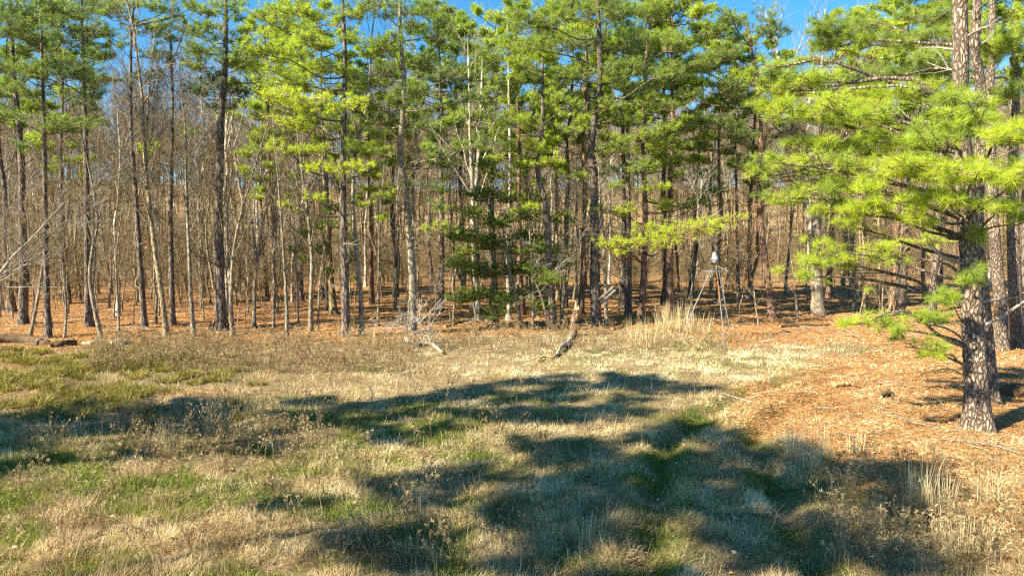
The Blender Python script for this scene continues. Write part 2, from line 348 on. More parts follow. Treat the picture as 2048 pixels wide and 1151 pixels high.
def ground_mat():
    m, t, N, K = new_mat('ground cover')
    tc = N.new('ShaderNodeTexCoord')
    def att(n):
        a = N.new('ShaderNodeAttribute'); a.attribute_name = n; return a.outputs['Fac']
    def noise(s, d=5, r=0.6):
        n = N.new('ShaderNodeTexNoise'); n.inputs['Scale'].default_value = s; n.inputs['Detail'].default_value = d; n.inputs['Roughness'].default_value = r
        K.new(tc.outputs['Object'], n.inputs[0]); return n.outputs[0]
    n1, n2, n3 = noise(1.2), noise(14, 6, 0.7), noise(55, 4, 0.7)
    thatch = ramp(N, [(0.3, (0.13, 0.095, 0.055)), (0.5, (0.27, 0.205, 0.12)), (0.7, (0.44, 0.36, 0.22))]); K.new(n2, thatch.inputs[0])
    straw = ramp(N, [(0.3, (0.17, 0.085, 0.036)), (0.5, (0.40, 0.215, 0.09)), (0.72, (0.60, 0.37, 0.17))]); K.new(n2, straw.inputs[0])
    grn = ramp(N, [(0.3, (0.05, 0.07, 0.02)), (0.7, (0.16, 0.20, 0.04))]); K.new(n2, grn.inputs[0])
    oli = ramp(N, [(0.3, (0.07, 0.06, 0.02)), (0.7, (0.20, 0.17, 0.05))]); K.new(n2, oli.inputs[0])
    def mix(f, a, b):
        x = N.new('ShaderNodeMix'); x.data_type = 'RGBA'; K.new(f, x.inputs[0]); K.new(a, x.inputs[6]); K.new(b, x.inputs[7]); return x.outputs[2]
    c = mix(att('green'), thatch.outputs[0], grn.outputs[0])
    c = mix(att('olive'), c, oli.outputs[0])
    c = mix(att('straw'), c, straw.outputs[0])
    v = ramp(N, [(0.3, (0.72, 0.70, 0.68)), (0.7, (1.15, 1.12, 1.05))]); K.new(n1, v.inputs[0])
    x = N.new('ShaderNodeMix'); x.data_type = 'RGBA'; x.blend_type = 'MULTIPLY'; x.inputs[0].default_value = 1; K.new(c, x.inputs[6]); K.new(v.outputs[0], x.inputs[7])
    b = N.new('ShaderNodeBsdfPrincipled'); b.inputs['Roughness'].default_value = 0.95; b.inputs['Specular IOR Level'].default_value = 0.1; K.new(x.outputs[2], b.inputs['Base Color'])
    ad = N.new('ShaderNodeMath'); ad.operation = 'ADD'; K.new(n2, ad.inputs[0]); K.new(n3, ad.inputs[1])
    bp = N.new('ShaderNodeBump'); bp.inputs['Strength'].default_value = 0.8; bp.inputs['Distance'].default_value = 0.05; K.new(ad.outputs[0], bp.inputs['Height']); K.new(bp.outputs[0], b.inputs['Normal'])
    o = N.new('ShaderNodeOutputMaterial'); K.new(b.outputs[0], o.inputs[0]); return m
M['ground'] = ground_mat()

# ------------------------------------------------------------------ ground: one sheet to the horizon
def axis(lo, hi, step, far, g=1.13):
    a = list(np.arange(lo, hi + 1e-6, step)); s = step
    x = a[-1]
    while x < far: s *= g; x += s; a.append(x)
    s = step; x = a[0]; pre = []
    while x > -far: s *= g; x -= s; pre.append(x)
    return np.array(pre[::-1] + a)
gx = axis(-22, 22, 0.13, 2500); gy = axis(4, 40, 0.12, 2500)
X, Y = np.meshgrid(gx, gy, indexing='ij'); Z = H(X, Y)
V = np.stack([X, Y, Z], -1).reshape(-1, 3); nx, ny = X.shape
i = (np.arange(nx - 1)[:, None] * ny + np.arange(ny - 1)[None, :]).ravel()
Q = np.stack([i, i + ny, i + ny + 1, i + 1], 1)
fm = forest_mask(X, Y)
stm = np.maximum(np.maximum(fm, straw_mask(X, Y) * 0.95), rust_mask(X, Y) * 0.8)
g = link('ground', mesh_np('ground', V, Q, None, [M['ground']], attrs={'straw': (stm * (1 - 0.75 * sstep(48, 85, np.hypot(X, Y)))).ravel(), 'green': (green_mask(X, Y) * (1 - fm)).ravel(), 'olive': (olive_mask(X, Y) * (1 - fm)).ravel()}, smooth=True))
tag(g, 'grassy clearing running into an orange pine straw forest floor', None, None, 'structure')

# ------------------------------------------------------------------ grass and litter (nobody could count it)
def field_points(rs, n, ymin=5.5, ymax=34, power=1.0):
    u = rs.rand(n)
    y = (ymin ** -power + u * (ymax ** -power - ymin ** -power)) ** (-1 / power)
    x = rs.uniform(-1, 1, n) * (y * 0.80 + 2.0)
    return x, y
def blades(name, rs, x, y, L, wd, lean, az, mat, v, kink=0.6, z=None):
    """curved ribbons, one per root"""
    n = len(x); z = H(x, y) - 0.01 if z is None else z
    d = np.stack([np.cos(az), np.sin(az), np.zeros(n)], 1)
    sd_ = unit(np.cross(d, np.array([0, 0, 1.0])) + rs.normal(0, 0.7, (n, 3)))
    root = np.stack([x, y, z], 1); pts = []
    for s in (0.0, 0.4, 0.75, 1.0):
        a = lean * (0.35 + kink * 1.3 * s)
        a = np.clip(a, 0, 2.2)
        pts.append((np.sin(a), np.cos(a)))
    P = [root]; ss = (0.4, 0.35, 0.25)
    for k in range(3):
        sx, cz = pts[k + 1]
        P.append(P[-1] + (d * sx[:, None] + np.array([0, 0, 1.0]) * cz[:, None]) * (L * ss[k])[:, None])
    for k in (1, 2, 3): P[k][:, 2] = np.maximum(P[k][:, 2], z + 0.008 * k)
    W = sd_ * (wd * 0.5)[:, None]
    V = np.stack([P[0] - W, P[0] + W, P[1] - W * 0.9, P[1] + W * 0.9, P[2] - W * 0.65, P[2] + W * 0.65, P[3]], 1).reshape(-1, 3)
    b = np.arange(n)[:, None] * 7
    Q = np.concatenate([b + [[0, 1, 3, 2]], b + [[2, 3, 5, 4]]]); T = b + [[4, 5, 6]]
    me = mesh_np(name, V, Q, T, [mat], attrs={'v': np.repeat(v, 7)})
    return me

def dry_grass():
    rs = np.random.RandomState(11)
    x, y = field_points(rs, 950000, 6.0, 33, 1.0)
    fmk = forest_mask(x, y); st = straw_mask(x, y); gr = green_mask(x, y); ol = olive_mask(x, y); td = track_dist(x, y)
    clump = fbm(x / 0.45, y / 0.45, 31, 2)
    px, py = to_px(x, y)
    keep = (1 - fmk) * (1 - 0.62 * st) * (1 - 0.6 * gr) * (1 - 0.5 * ol) * (0.35 + 0.9 * sstep(0.35, 0.62, clump)) * (1 - 0.75 * np.exp(-(td / 0.3) ** 2)) * (1 - 0.5 * rust_mask(x, y))
    k = rs.rand(len(x)) < keep
    x, y, st, clump = x[k], y[k], st[k], clump[k]; n = len(x); px, py = px[k], py[k]
    big = fbm(x / 1.6, y / 1.6, 33)
    L = rs.uniform(0.05, 0.16, n) * (0.5 + 0.9 * sstep(0.3, 0.7, clump)) * (0.7 + 0.6 * big)
    wd = 0.0026 + 0.00034 * y * rs.uniform(0.7, 1.3, n)
    az = 2 * np.pi * fbm(x / 1.0, y / 1.0, 35, 2) * 2.0 + rs.normal(0, 1.0, n)
    lean = np.abs(rs.normal(1.15, 0.5, n)) + 0.25 * st
    pale = 0.64 + 0.24 * sstep(800, 700, py) * sstep(800, 1000, px) - 0.22 * sstep(800, 350, px) * sstep(960, 700, py) - 0.06 * sstep(950, 1100, py)  # sunlit strip before the tree line painted paler; left side browner
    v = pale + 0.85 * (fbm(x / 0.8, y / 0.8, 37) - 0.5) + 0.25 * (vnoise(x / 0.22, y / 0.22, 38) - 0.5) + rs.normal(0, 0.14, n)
    # a sprinkling of longer bent stalks standing out of the mat
    j = rs.choice(n, 9000, replace=False); j = j[st[j] < 0.6]
    L[j] = rs.uniform(0.18, 0.42, len(j)); wd[j] *= 0.8; lean[j] = np.abs(rs.normal(0.55, 0.45, len(j))); v[j] = rs.uniform(0.45, 0.95, len(j))
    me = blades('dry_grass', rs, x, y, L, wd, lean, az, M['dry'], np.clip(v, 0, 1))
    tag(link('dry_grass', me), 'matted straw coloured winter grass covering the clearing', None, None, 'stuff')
dry_grass()
def green_grass():
    rs = np.random.RandomState(12)
    x, y = field_points(rs, 420000, 6.0, 30, 1.0)
    gr = green_mask(x, y) * (1 - forest_mask(x, y)) * (1 - 0.8 * straw_mask(x, y))
    k = rs.rand(len(x)) < gr * 0.9
    x, y = x[k], y[k]; n = len(x)
    L = rs.uniform(0.05, 0.14, n); wd = 0.004 + 0.0005 * y
    v = 0.5 + 0.6 * (fbm(x / 0.6, y / 0.6, 41) - 0.5) + rs.normal(0, 0.15, n)
    me = blades('green_grass', rs, x, y, L, wd, np.abs(rs.normal(0.6, 0.35, n)), rs.uniform(0, 6.28, n), M['green'], np.clip(v, 0, 1))
    tag(link('green_grass', me), 'short fresh green grass in patches and along the wheel ruts', None, None, 'stuff')
green_grass()
def rush_grass():
    rs = np.random.RandomState(13); xs, ys, azs, vs, Ls = [], [], [], [], []
    for _ in range(1500):
        px, py = rs.uniform(-100, 520), rs.uniform(700, 860)
        gx_, gy_ = _gp0(px, py)
        if rs.rand() > olive_mask(gx_, gy_) * 0.95: continue
        m = rs.randint(90, 200); r = rs.uniform(0.08, 0.22)
        a = rs.uniform(0, 6.28, m); q = r * np.sqrt(rs.rand(m))
        xs.append(gx_ + q * np.cos(a)); ys.append(gy_ + q * np.sin(a)); azs.append(a + rs.normal(0, .4, m)); vs.append(np.full(m, rs.uniform(0.25, 0.75)) + rs.normal(0, .15, m))
        Ls.append(rs.uniform(0.18, 0.38, m) * rs.uniform(0.6, 1.1))
    x, y, az, v, L = map(np.concatenate, (xs, ys, azs, vs, Ls)); n = len(x)
    me = blades('rush_grass', rs, x, y, L, np.full(n, 0.008) + 0.0004 * y, np.abs(rs.normal(0.95, 0.35, n)), az, M['olive'], np.clip(v, 0, 1), kink=0.9)
    tag(link('rush_grass', me), 'olive green arching rush grass on the left of the clearing', None, None, 'stuff')
rush_grass()
def needle_litter():
    rs = np.random.RandomState(14)
    x, y = field_points(rs, 620000, 7.5, 60, 0.75)
    k = rs.rand(len(x)) < np.maximum(np.maximum(forest_mask(x, y), straw_mask(x, y)), rust_mask(x, y)) * (0.4 + 0.9 * sstep(0.35, 0.6, fbm(x / 0.7, y / 0.7, 44)))
    x, y = x[k], y[k]; n = len(x); z = H(x, y) + rs.uniform(0.004, 0.035, n)
    C = np.stack([x, y, z], 1); a = rs.uniform(0, 6.28, n); ti = rs.normal(0, 0.25, n)
    d = np.stack([np.cos(a), np.sin(a), ti], 1); L = rs.uniform(0.04, 0.13, n) * (1 + y * 0.01)
    wv = unit(np.cross(d, rs.normal(0, 0.6, (n, 3)) + [0, 0, 1])) * (0.0013 + 0.00028 * y)[:, None]
    V = np.stack([C - d * L[:, None] / 2 - wv, C - d * L[:, None] / 2 + wv, C + d * L[:, None] / 2 + wv * .5, C + d * L[:, None] / 2 - wv * .5], 1).reshape(-1, 3)
    v = np.clip(0.5 + 0.7 * (fbm(x / 1.1, y / 1.1, 46) - 0.5) + rs.normal(0, 0.2, n), 0, 1)
    me = mesh_np('pine_straw_litter', V, np.arange(n * 4).reshape(-1, 4), None, [M['litter']], attrs={'v': np.repeat(v, 4)})
    tag(link('pine_straw_litter', me), 'orange fallen pine needles spread over the forest floor', None, None, 'stuff')
    x, y = field_points(rs, 26000, 7.5, 60, 0.5)
    k = rs.rand(len(x)) < np.maximum(forest_mask(x, y), 0.12 * straw_mask(x, y) + 0.06)
    x, y = x[k], y[k]; G = Geo(); G.leaves(np.stack([x, y, H(x, y) + 0.03], 1), 0.075, rs, 0, 0.6, 0.25, flat=0.6)
    tag(link('leaf_litter', G.mesh('leaf_litter', [M['litter']])), 'scattered dry brown leaves on the ground', None, None, 'stuff')
    # small fallen sticks
    G = Geo(); x, y = field_points(rs, 5200, 12, 55, 0.5); k = rs.rand(len(x)) < forest_mask(x, y) + 0.08 * straw_mask(x, y); x, y = x[k], y[k]; n = len(x)
    a = rs.uniform(0, 6.28, n); L = rs.uniform(0.2, 1.1, n)
    P0 = np.stack([x, y, H(x, y) + 0.02], 1); P2 = P0 + np.stack([np.cos(a) * L, np.sin(a) * L, rs.uniform(0, 0.15, n)], 1); P2[:, 2] = H(P2[:, 0], P2[:, 1]) + rs.uniform(0.02, 0.25, n) * L
    P1 = (P0 + P2) / 2 + rs.normal(0, 0.05, (n, 3)) * L[:, None]; P1[:, 2] = np.maximum(P1[:, 2], H(P1[:, 0], P1[:, 1]) + 0.02)
    G.tubes(np.stack([P0, P1, P2], 1), np.stack([np.full(n, .012), np.full(n, .010), np.full(n, .005)], 1) * rs.uniform(0.6, 1.8, (n, 1)), 3)
    tag(link('twig_litter', G.mesh('twig_litter', [M['dead']])), 'small fallen grey sticks strewn on the forest floor', None, None, 'stuff')
needle_litter()
def weeds():
    """dead weed stalks with side twigs and fuzzy heads"""
    rs = np.random.RandomState(15); G = Geo()
    px = np.concatenate([rs.uniform(180, 820, 1500), rs.uniform(0, 1100, 450), rs.uniform(800, 1500, 700), rs.uniform(240, 640, 220), rs.uniform(1650, 2048, 260)])
    py = np.concatenate([rs.uniform(684, 745, 1500), rs.uniform(760, 1160, 450), rs.uniform(664, 705, 700), rs.uniform(830, 930, 220), rs.uniform(930, 1160, 260)])
    P = np.array([_gp0(a, b) for a, b in zip(px, py)]); P = P[(forest_mask(P[:, 0], P[:, 1]) < 0.7)]; n = len(P)
    root = np.column_stack([P, H(P[:, 0], P[:, 1])]); hh = rs.uniform(0.25, 0.62, n)
    ln = rs.normal(0, 0.3, (n, 2)) * hh[:, None]
    s = np.linspace(0, 1, 4)[None, :, None]
    path = root[:, None] + np.concatenate([ln[:, None] * s ** 1.5, (hh[:, None, None] * s)], -1)
    R = (0.0022 + 0.00016 * P[:, 1])[:, None] * np.array([1, .9, .8, .6])[None]
    vv = rs.uniform(0.1, 0.55, n)
    G.tubes(path, R, 3, 0, vv)
    b, br = grow(rs, path, R, 7, 0.4, 0.98, 38, 0.35, 0.35, 3, 0.8, 0.5)
    G.tubes(b, br, 3, 0, np.repeat(vv, 7))
    G.needles(b[:, -1], b[:, -1] - b[:, 0], 7, 0.045, 0.010, 0, np.repeat(vv + 0.15, 7), 0.1, rs)
    tag(link('dead_weeds_undergrowth', G.mesh('dead_weeds', [M['dry']])), 'grey brown dead weed stalks with fuzzy heads along the clearing', None, None, 'stuff')
weeds()

def sedge_clump(px, py, n, hgt, spread, label, seed):
    rs = np.random.RandomState(seed); x0, y0, z0 = ground_px(px, py)
    root = thing('broomsedge_clump', (x0, y0, z0), label, 'grass clump', 'tall dry grass clumps standing above the matted grass')
    a = rs.uniform(0, 6.28, n); q = spread * np.sqrt(rs.rand(n)); x = q * np.cos(a); y = q * np.sin(a) * 0.7
    z = H(x + x0, y + y0) - z0
    L = hgt * rs.uniform(0.6, 1.1, n)
    k = max(2, y0 / 9)
    me = blades('stalks', rs, x, y, L, np.full(n, 0.0042 * k), np.abs(rs.normal(0.16, 0.14, n)), a + rs.normal(0, .8, n), M['dry'], np.clip(rs.normal(0.75, 0.14, n), 0, 1), kink=0.7, z=z)
    link('stalk', me, root)
    m = n * 2; a = rs.uniform(0, 6.28, m); q = spread * 0.9 * np.sqrt(rs.rand(m)); x = q * np.cos(a); y = q * np.sin(a)
    me = blades('tuft', rs, x, y, rs.uniform(0.15, 0.4, m), np.full(m, 0.004 * k), np.abs(rs.normal(0.9, 0.4, m)), a, M['dry'], np.clip(rs.normal(0.55, 0.15, m), 0, 1), z=H(x + x0, y + y0) - z0)
    link('basal_tuft', me, root)
for i, (px, py, n, hg, spd, lb) in enumerate([
    (1590, 925, 70, 0.75, 0.16, 'tall pale broomsedge clump at the edge of the shadow, right of the wheel ruts'),
    (1622, 945, 60, 0.85, 0.14, 'thick upright broomsedge clump just beyond the tip of the big shadow'),
    (1655, 915, 35, 0.6, 0.16, 'thin broomsedge clump on pine straw behind the thick clump'),
    (1710, 905, 30, 0.5, 0.18, 'small sparse broomsedge clump below the hanging bough'),
    (1835, 1010, 80, 0.75, 0.2, 'broomsedge clump in front of the double trunked pine at the shadow rim'),
    (1880, 1030, 70, 0.7, 0.2, 'broad broomsedge clump in the lower right corner of the clearing'),
    (1985, 1000, 60, 0.6, 0.25, 'loose broomsedge clump at the right edge, nearest the double trunked pine'),
    (1930, 1100, 110, 0.55, 0.35, 'dense dry grass clump at the bottom right corner'),
    (338, 915, 60, 0.8, 0.14, 'tall brown stalk clump rising from the dark weeds on the left'),
    (305, 905, 60, 0.5, 0.25, 'low brown weed clump beside the tall stalks on the left'),
    (1300, 690, 150, 1.2, 0.9, 'wide stand of tan stalks left of the metal tripod stand'),
    (1345, 660, 170, 1.35, 0.8, 'tallest golden grass clump between dark trunks and the tripod stand'),
    (1395, 665, 90, 1.0, 0.6, 'golden grass clump around the back leg of the tripod stand'),
    (695, 690, 26, 1.1, 0.35, 'few stiff stalks in front of the central forked pine foot'),
    (745, 695, 22, 0.9, 0.4, 'leaning dry stalks left of the grey brush heap'),
    (215, 770, 60, 0.5, 0.3, 'pale tan grass clump among olive rushes on the left'),
    (1180, 1090, 40, 0.5, 0.2, 'dark weedy clump in the shadow at the bottom centre'),
]): sedge_clump(px, py, n, hg, spd, lb, 300 + i)

# ------------------------------------------------------------------ trees
def pad_geo(G, rs, q, c, rad, nt, k, L, wd, v, limb_mat=0, twig_mat=0, nmat=1, r0=None, spread=(18, 80), lift=0.12, twigr=0.006, LG=None):
    """a limb from q to a flat spray of foliage round c, its side branches, twigs and needle tufts"""
    q = np.asarray(q, float); c = np.asarray(c, float); rad = np.asarray(rad, float)
    D = np.linalg.norm(c - q); r0 = r0 or (0.012 + 0.011 * D)
    hz = (c - q) * [1, 1, 0]; hz = hz / max(np.linalg.norm(hz), 1e-6)
    e = c + hz * rad[:2].mean() * 0.6
    m1 = q + (c - q) * 0.35 + np.array([0, 0, -lift * D * 0.4]) + rs.normal(0, 0.05, 3) * D
    m2 = q + (c - q) * 0.75 + np.array([0, 0, -lift * D * 0.5]) + rs.normal(0, 0.04, 3) * D
    P = smooth_path([q, m1, m2, c - [0, 0, rad[2] * 0.3], e], 9)
    R = np.interp(np.linspace(0, 1, 9), [0, 0.6, 1], [r0, r0 * 0.55, r0 * 0.2])
    (LG or G).tubes(P, R, 5, limb_mat)
    ns = max(5, nt // 9)
    t = rs.uniform(0.42, 1.0, ns); f = t * 8; i = np.minimum(f.astype(int), 7); fr = (f - i)[:, None]
    A = P[i] * (1 - fr) + P[i + 1] * fr
    dv = rs.normal(0, 1, (ns, 3)); dv = unit(dv); dv[:, 2] = dv[:, 2] * 0.75 + 0.2
    E = c + dv * rad * rs.uniform(0.45, 1.0, (ns, 1))
    Mi = (A + E) / 2 + np.array([0, 0, -0.05 * 1]) * np.linalg.norm(E - A, axis=1)[:, None] + rs.normal(0, 0.05, (ns, 3)) * np.linalg.norm(E - A, axis=1)[:, None]
    SP = np.stack([A, Mi, E], 1)
    G.tubes(SP, np.array([[r0 * 0.32, r0 * 0.22, max(0.004, r0 * 0.1)]]).repeat(ns, 0), 3, twig_mat)
    j = rs.randint(0, ns, nt); tt = rs.uniform(0.35, 1.0, nt)[:, None]
    B = np.where(tt < 0.5, SP[j, 0] + (SP[j, 1] - SP[j, 0]) * tt * 2, SP[j, 1] + (SP[j, 2] - SP[j, 1]) * (tt * 2 - 1))
    off = rs.normal(0, 1, (nt, 3)) * rad * 0.20; off[:, 2] = np.abs(off[:, 2]) * 0.8 + 0.02
    C = B + off; C[:ns] = E[:nt][:ns] if nt >= ns else C[:ns]
    ax = unit((C - c) / rad * 0.5 + np.array([0, 0, 0.55]) + hz * 0.35 + rs.normal(0, 0.45, (nt, 3)))
    G.tubes(np.stack([B - (C - B) * 0.1, C], 1), np.full((nt, 2), twigr), 3, twig_mat)
    G.needles(C, ax, k, L, wd, nmat, v, 0.10, rs, spread)

def trunk_geo(G, P, R, sides=10, mat=0, rs=None, rough=0.04, flare=0.6):
    n = len(P); a = np.arange(sides) * 2 * np.pi / sides
    T = unit(np.gradient(P, axis=0)); u = unit(np.cross(np.array([0, 1.0, 0]), T)); w_ = np.cross(T, u)
    hgt = P[:, 2] - P[0, 2]
    fl = 1 + flare * np.exp(-hgt / 0.35)
    lob = 1 + (fl[:, None] - 1) * (0.6 + 0.8 * np.cos(a * 3 + rs.rand() * 6)[None]) * 0.5 + rs.normal(0, rough, (n, sides))
    rr = R[:, None] * fl[:, None] ** 0.5 * lob
    V = P[:, None] + rr[..., None] * (u[:, None] * np.cos(a)[None, :, None] + w_[:, None] * np.sin(a)[None, :, None])
    i = np.arange(n - 1)[:, None] * sides; j = np.arange(sides)[None]
    q = np.stack([i + j, i + (j + 1) % sides, i + sides + (j + 1) % sides, i + sides + j], -1).reshape(-1, 4) + G.n
    G.V.append(V.reshape(-1, 3)); G.Q.append(q); G.mq.append(np.full(len(q), mat)); G.A.append(np.full(n * sides, 0.5)); G.n += n * sides

def trunk_from_px(path, wpx, Ht=None, wj=0.0, rs=None, taper=0.72, n=26):
    x0, y0, z0 = ground_px(*path[0])
    pts = [np.array([x0, y0, z0 - 0.15])]; yy = y0
    for p in path[1:]:
        yy = yy + (rs.normal(0, 0.12) if rs is not None else 0)
        pts.append(at_depth(p[0], p[1], yy))
    if Ht is not None and Ht > pts[-1][2] - z0:
        d = unit(pts[-1] - pts[-2]); l = (z0 + Ht - pts[-1][2]) / max(d[2], 0.3)
        pts.append(pts[-1] + d * l + (rs.normal(0, 0.04 * l, 3) * [1, 1, 0] if rs is not None else 0))
    P = smooth_path(pts, n); s = np.linspace(0, 1, n)
    r = wpx / 2 / F * y0
    R = r * (1 - taper * s ** 1.1)
    return P, R, (x0, y0, z0)

def dead_branches(G, rs, P, R, k, t0, t1, L0, mat=0, ang=70, up=0.05, subs=4):
    b, br = grow(rs, P[None], R[None], k, t0, t1, ang, 1.0, up, 5, 0.22, 0.2, 0.18, 0.05, 0.5, 0.0, L=np.array([L0]))
    br = np.clip(br, 0.005, 0.04)
    G.tubes(b, br, 4, mat)
    c, cr = grow(rs, b, br, subs, 0.35, 0.98, 40, 0.45, 0.08, 3, 0.6, 0.4); G.tubes(c, np.maximum(cr, 0.004), 3, mat)
    return b, br

TREES = []      # (x, y, px) of things placed, to keep later trees apart
def hero_pine(px_path, wpx, pads, label, seed, Ht=14, bark='pine_bark', vs=0.0, lod=None, dead=9, near=False, group='pines along the edge of the clearing', name='pine_tree', sides=10, dj=1.0, rmax=None):
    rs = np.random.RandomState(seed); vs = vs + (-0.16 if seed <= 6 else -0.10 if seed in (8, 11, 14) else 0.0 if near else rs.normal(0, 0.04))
    P, R, base = trunk_from_px(px_path, wpx, Ht, rs=rs, n=34 if near else 26)
    D = base[1]; TREES.append((base[0], base[1]))
    base = np.array(base)
    root = thing(name, tuple(base), label, 'pine tree', group)
    GT = Geo()
    if near:
        P2 = smooth_path(P, 170); R2 = np.interp(np.linspace(0, 1, 170), np.linspace(0, 1, len(R)), R)
        trunk_geo(GT, P2 - base, R2, 40, 0, rs, 0.028, 0.9)
    else: trunk_geo(GT, P - base, R, sides, 0, rs, 0.05)
    bmat = M['dead' if rs.rand() < 0.4 or near else 'twig']
    for t_ in np.linspace(0.12, 0.6, dead):
        GB = Geo(); dead_branches(GB, rs, P - base, R, 1, t_, t_ + 0.03, rs.uniform(0.7, 1.7)); link('dead_branch', GB.mesh('dead branch', [bmat]), root)
    GC = Geo()
    px_m = D / F
    for pd in pads:
        x, y, rx, ry, v = pd[:5]; dd = pd[5] if len(pd) > 5 else rs.normal(0, 1.0) * dj  # v: needle tone per spray, with the light on sunlit boughs painted in
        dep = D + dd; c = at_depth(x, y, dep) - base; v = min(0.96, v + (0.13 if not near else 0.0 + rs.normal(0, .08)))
        rad = np.array([rx * 1.15, rx * 0.9, ry * (1.3 if not near else 1.0)]) * dep / F
        hd = np.hypot(c[0], c[1] )
        zt = c[2] - 0.12 * hd - 0.3
        ti = np.argmin(np.abs((P[:, 2] - base[2]) - zt)); ti = max(3, min(ti, len(P) - 2))
        q = P[ti] - base
        ts = 13.5 if not near else 25.0          # tuft spacing in photo pixels
        ts = ts * (30.0 / dep if not near else 15.0 / dep)
        nt_ = int(max(14, (4.1 if not near else 5.4) * math.pi * rx * ry / ts ** 2 * 0.75))
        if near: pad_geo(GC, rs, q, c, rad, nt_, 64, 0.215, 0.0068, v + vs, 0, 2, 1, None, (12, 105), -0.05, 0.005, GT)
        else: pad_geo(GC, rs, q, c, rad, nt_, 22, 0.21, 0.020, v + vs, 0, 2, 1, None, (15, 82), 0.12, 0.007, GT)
    link('trunk', GT.mesh('pine trunk', [M[bark]], True), root)
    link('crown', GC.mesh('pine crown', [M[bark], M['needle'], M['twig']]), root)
    return root

P_ = hero_pine
P_([(97,675),(93,560),(90,400),(88,250),(80,0)], 12, [(40,60,70,45,.3),(140,70,60,50,.25),(90,15,80,30,.35),(30,140,60,30,.35),(130,150,70,35,.3),(60,185,60,25,.35),(160,190,50,18,.3),(100,245,80,18,.4),(170,245,30,15,.45),(20,230,40,15,.35)],
   'slim dark pine near the left edge with two tiers of green boughs', 1, 15)
P_([(290,655),(283,560),(272,400),(262,250),(262,100),(268,0)], 12, [(225,30,30,30,.5),(280,60,45,35,.5),(320,20,30,25,.55),(300,110,40,25,.4),(240,90,20,20,.4),(260,10,50,20,.6),(330,50,40,25,.5),(210,70,30,18,.4),(290,160,30,14,.45),(360,20,40,20,.5)], 'straight dark pine beside the pale leaning hardwood, left of the clearing', 2, 15)
P_([(345,650),(342,500),(341,400),(345,200),(340,60)], 12, [(345,80,25,25,.2),(350,120,30,15,.3),(320,150,30,15,.4),(375,265,30,8,.4),(290,300,25,20,.7)], 'very straight dark pine with a sparse small crown left of the stump', 3, 13)
P_([(178,652),(175,500),(172,300),(165,100)], 14, [(150,40,40,30,.35),(200,60,30,25,.35),(180,110,40,20,.3),(130,90,30,20,.3),(160,10,50,30,.4),(210,20,40,25,.4),(150,120,50,25,.35),(200,110,30,18,.4),(170,200,40,15,.4),(110,130,40,25,.4)], 'thick shaded pine behind the crooked hardwood on the left', 4, 15)
P_([(47,648),(46,500),(42,300),(28,150),(20,0)], 17, [(10,60,50,35,.35),(50,20,50,30,.4),(5,130,40,25,.3),(40,300,30,14,.35),(0,180,50,25,.35),(50,90,50,30,.35),(20,230,40,20,.3),(70,140,40,25,.3),(0,20,50,40,.4)], 'stout dark pine nearest the left edge behind the thin sapling', 5, 15)
P_([(445,660),(441,600),(437,480),(438,380),(443,220),(450,150),(452,0)], 22, [(410,20,40,35,.6),(470,20,40,30,.5),(430,70,50,30,.55),(400,130,45,30,.5),(460,120,55,30,.6),(500,160,40,20,.35),(420,170,60,20,.15),(470,185,60,18,.1),(390,180,35,15,.15),(480,80,30,20,.3),(420,100,60,25,.5),(500,110,45,25,.5),(380,60,35,25,.5),(440,210,50,14,.15)],
   'big dark trunked pine right beside the small stump', 6, 15, 'pine_bark', sides=12)
P_([(693,672),(690,560),(686,420),(687,300),(688,200),(690,130),(685,0)], 17,
   [(560,40,60,40,.55),(630,20,60,35,.6),(700,30,50,30,.45),(540,100,50,35,.6),(620,90,60,40,.55),(570,160,60,30,.55),(640,150,50,35,.5),(730,100,50,30,.45),(560,205,50,25,.85,-1.5),(620,210,70,30,.85,-2),(690,215,50,25,.75,-1.5),(590,240,60,18,.8,-2),(545,298,42,14,.85,-1),(665,250,50,20,.6),(640,300,45,18,.6),(650,340,40,18,.85,-1.5),(700,340,45,16,.8,-1.5),(730,300,55,20,.55),(622,392,34,10,.9,-1.5),(565,407,14,6,.85,-1),(740,335,40,16,.4),(770,392,22,14,.7),(750,270,35,18,.5)],
   'tall straight pine with lime green low boughs, left of the grey brush heap', 7, 15.5, sides=12)
P_([(824,668),(825,560),(820,480),(812,380),(800,310),(805,240),(808,160),(800,60)], 18,
   [(760,20,60,30,.4),(820,30,50,40,.35),(870,70,50,45,.3),(780,90,50,35,.45),(850,130,60,35,.3),(900,150,40,30,.15),(760,150,50,30,.4),(830,180,50,25,.3),(790,205,40,22,.35),(910,175,45,22,.12),(940,200,50,15,.2),(770,240,50,18,.3),(740,210,40,20,.5),(860,375,55,14,.3),(880,460,40,14,.75,-1.5),(900,330,40,16,.35),(930,290,40,18,.4),(720,160,50,25,.4),(780,300,40,14,.55),(850,300,35,12,.4),(760,430,20,8,.7),(850,250,40,18,.35),(860,20,30,25,.4),(830,330,30,12,.4),(700,240,30,15,.5),(885,410,30,12,.4),(780,390,25,12,.7)],
   'curving grey barked pine rising behind the grey brush heap', 8, 14.5, 'grey_bark', sides=12)
P_([(1018,640),(1016,500),(1020,350),(1018,200),(1015,50)], 9, [(985,120,45,40,.5),(1015,90,30,30,.5),(970,200,30,30,.4),(1020,180,50,40,.6),(1000,240,45,25,.5),(940,230,40,18,.35),(960,290,50,22,.2),(1050,130,40,30,.5)], 'pale stemmed pine standing behind the dark cedar', 9, 14, 'pale_bark')
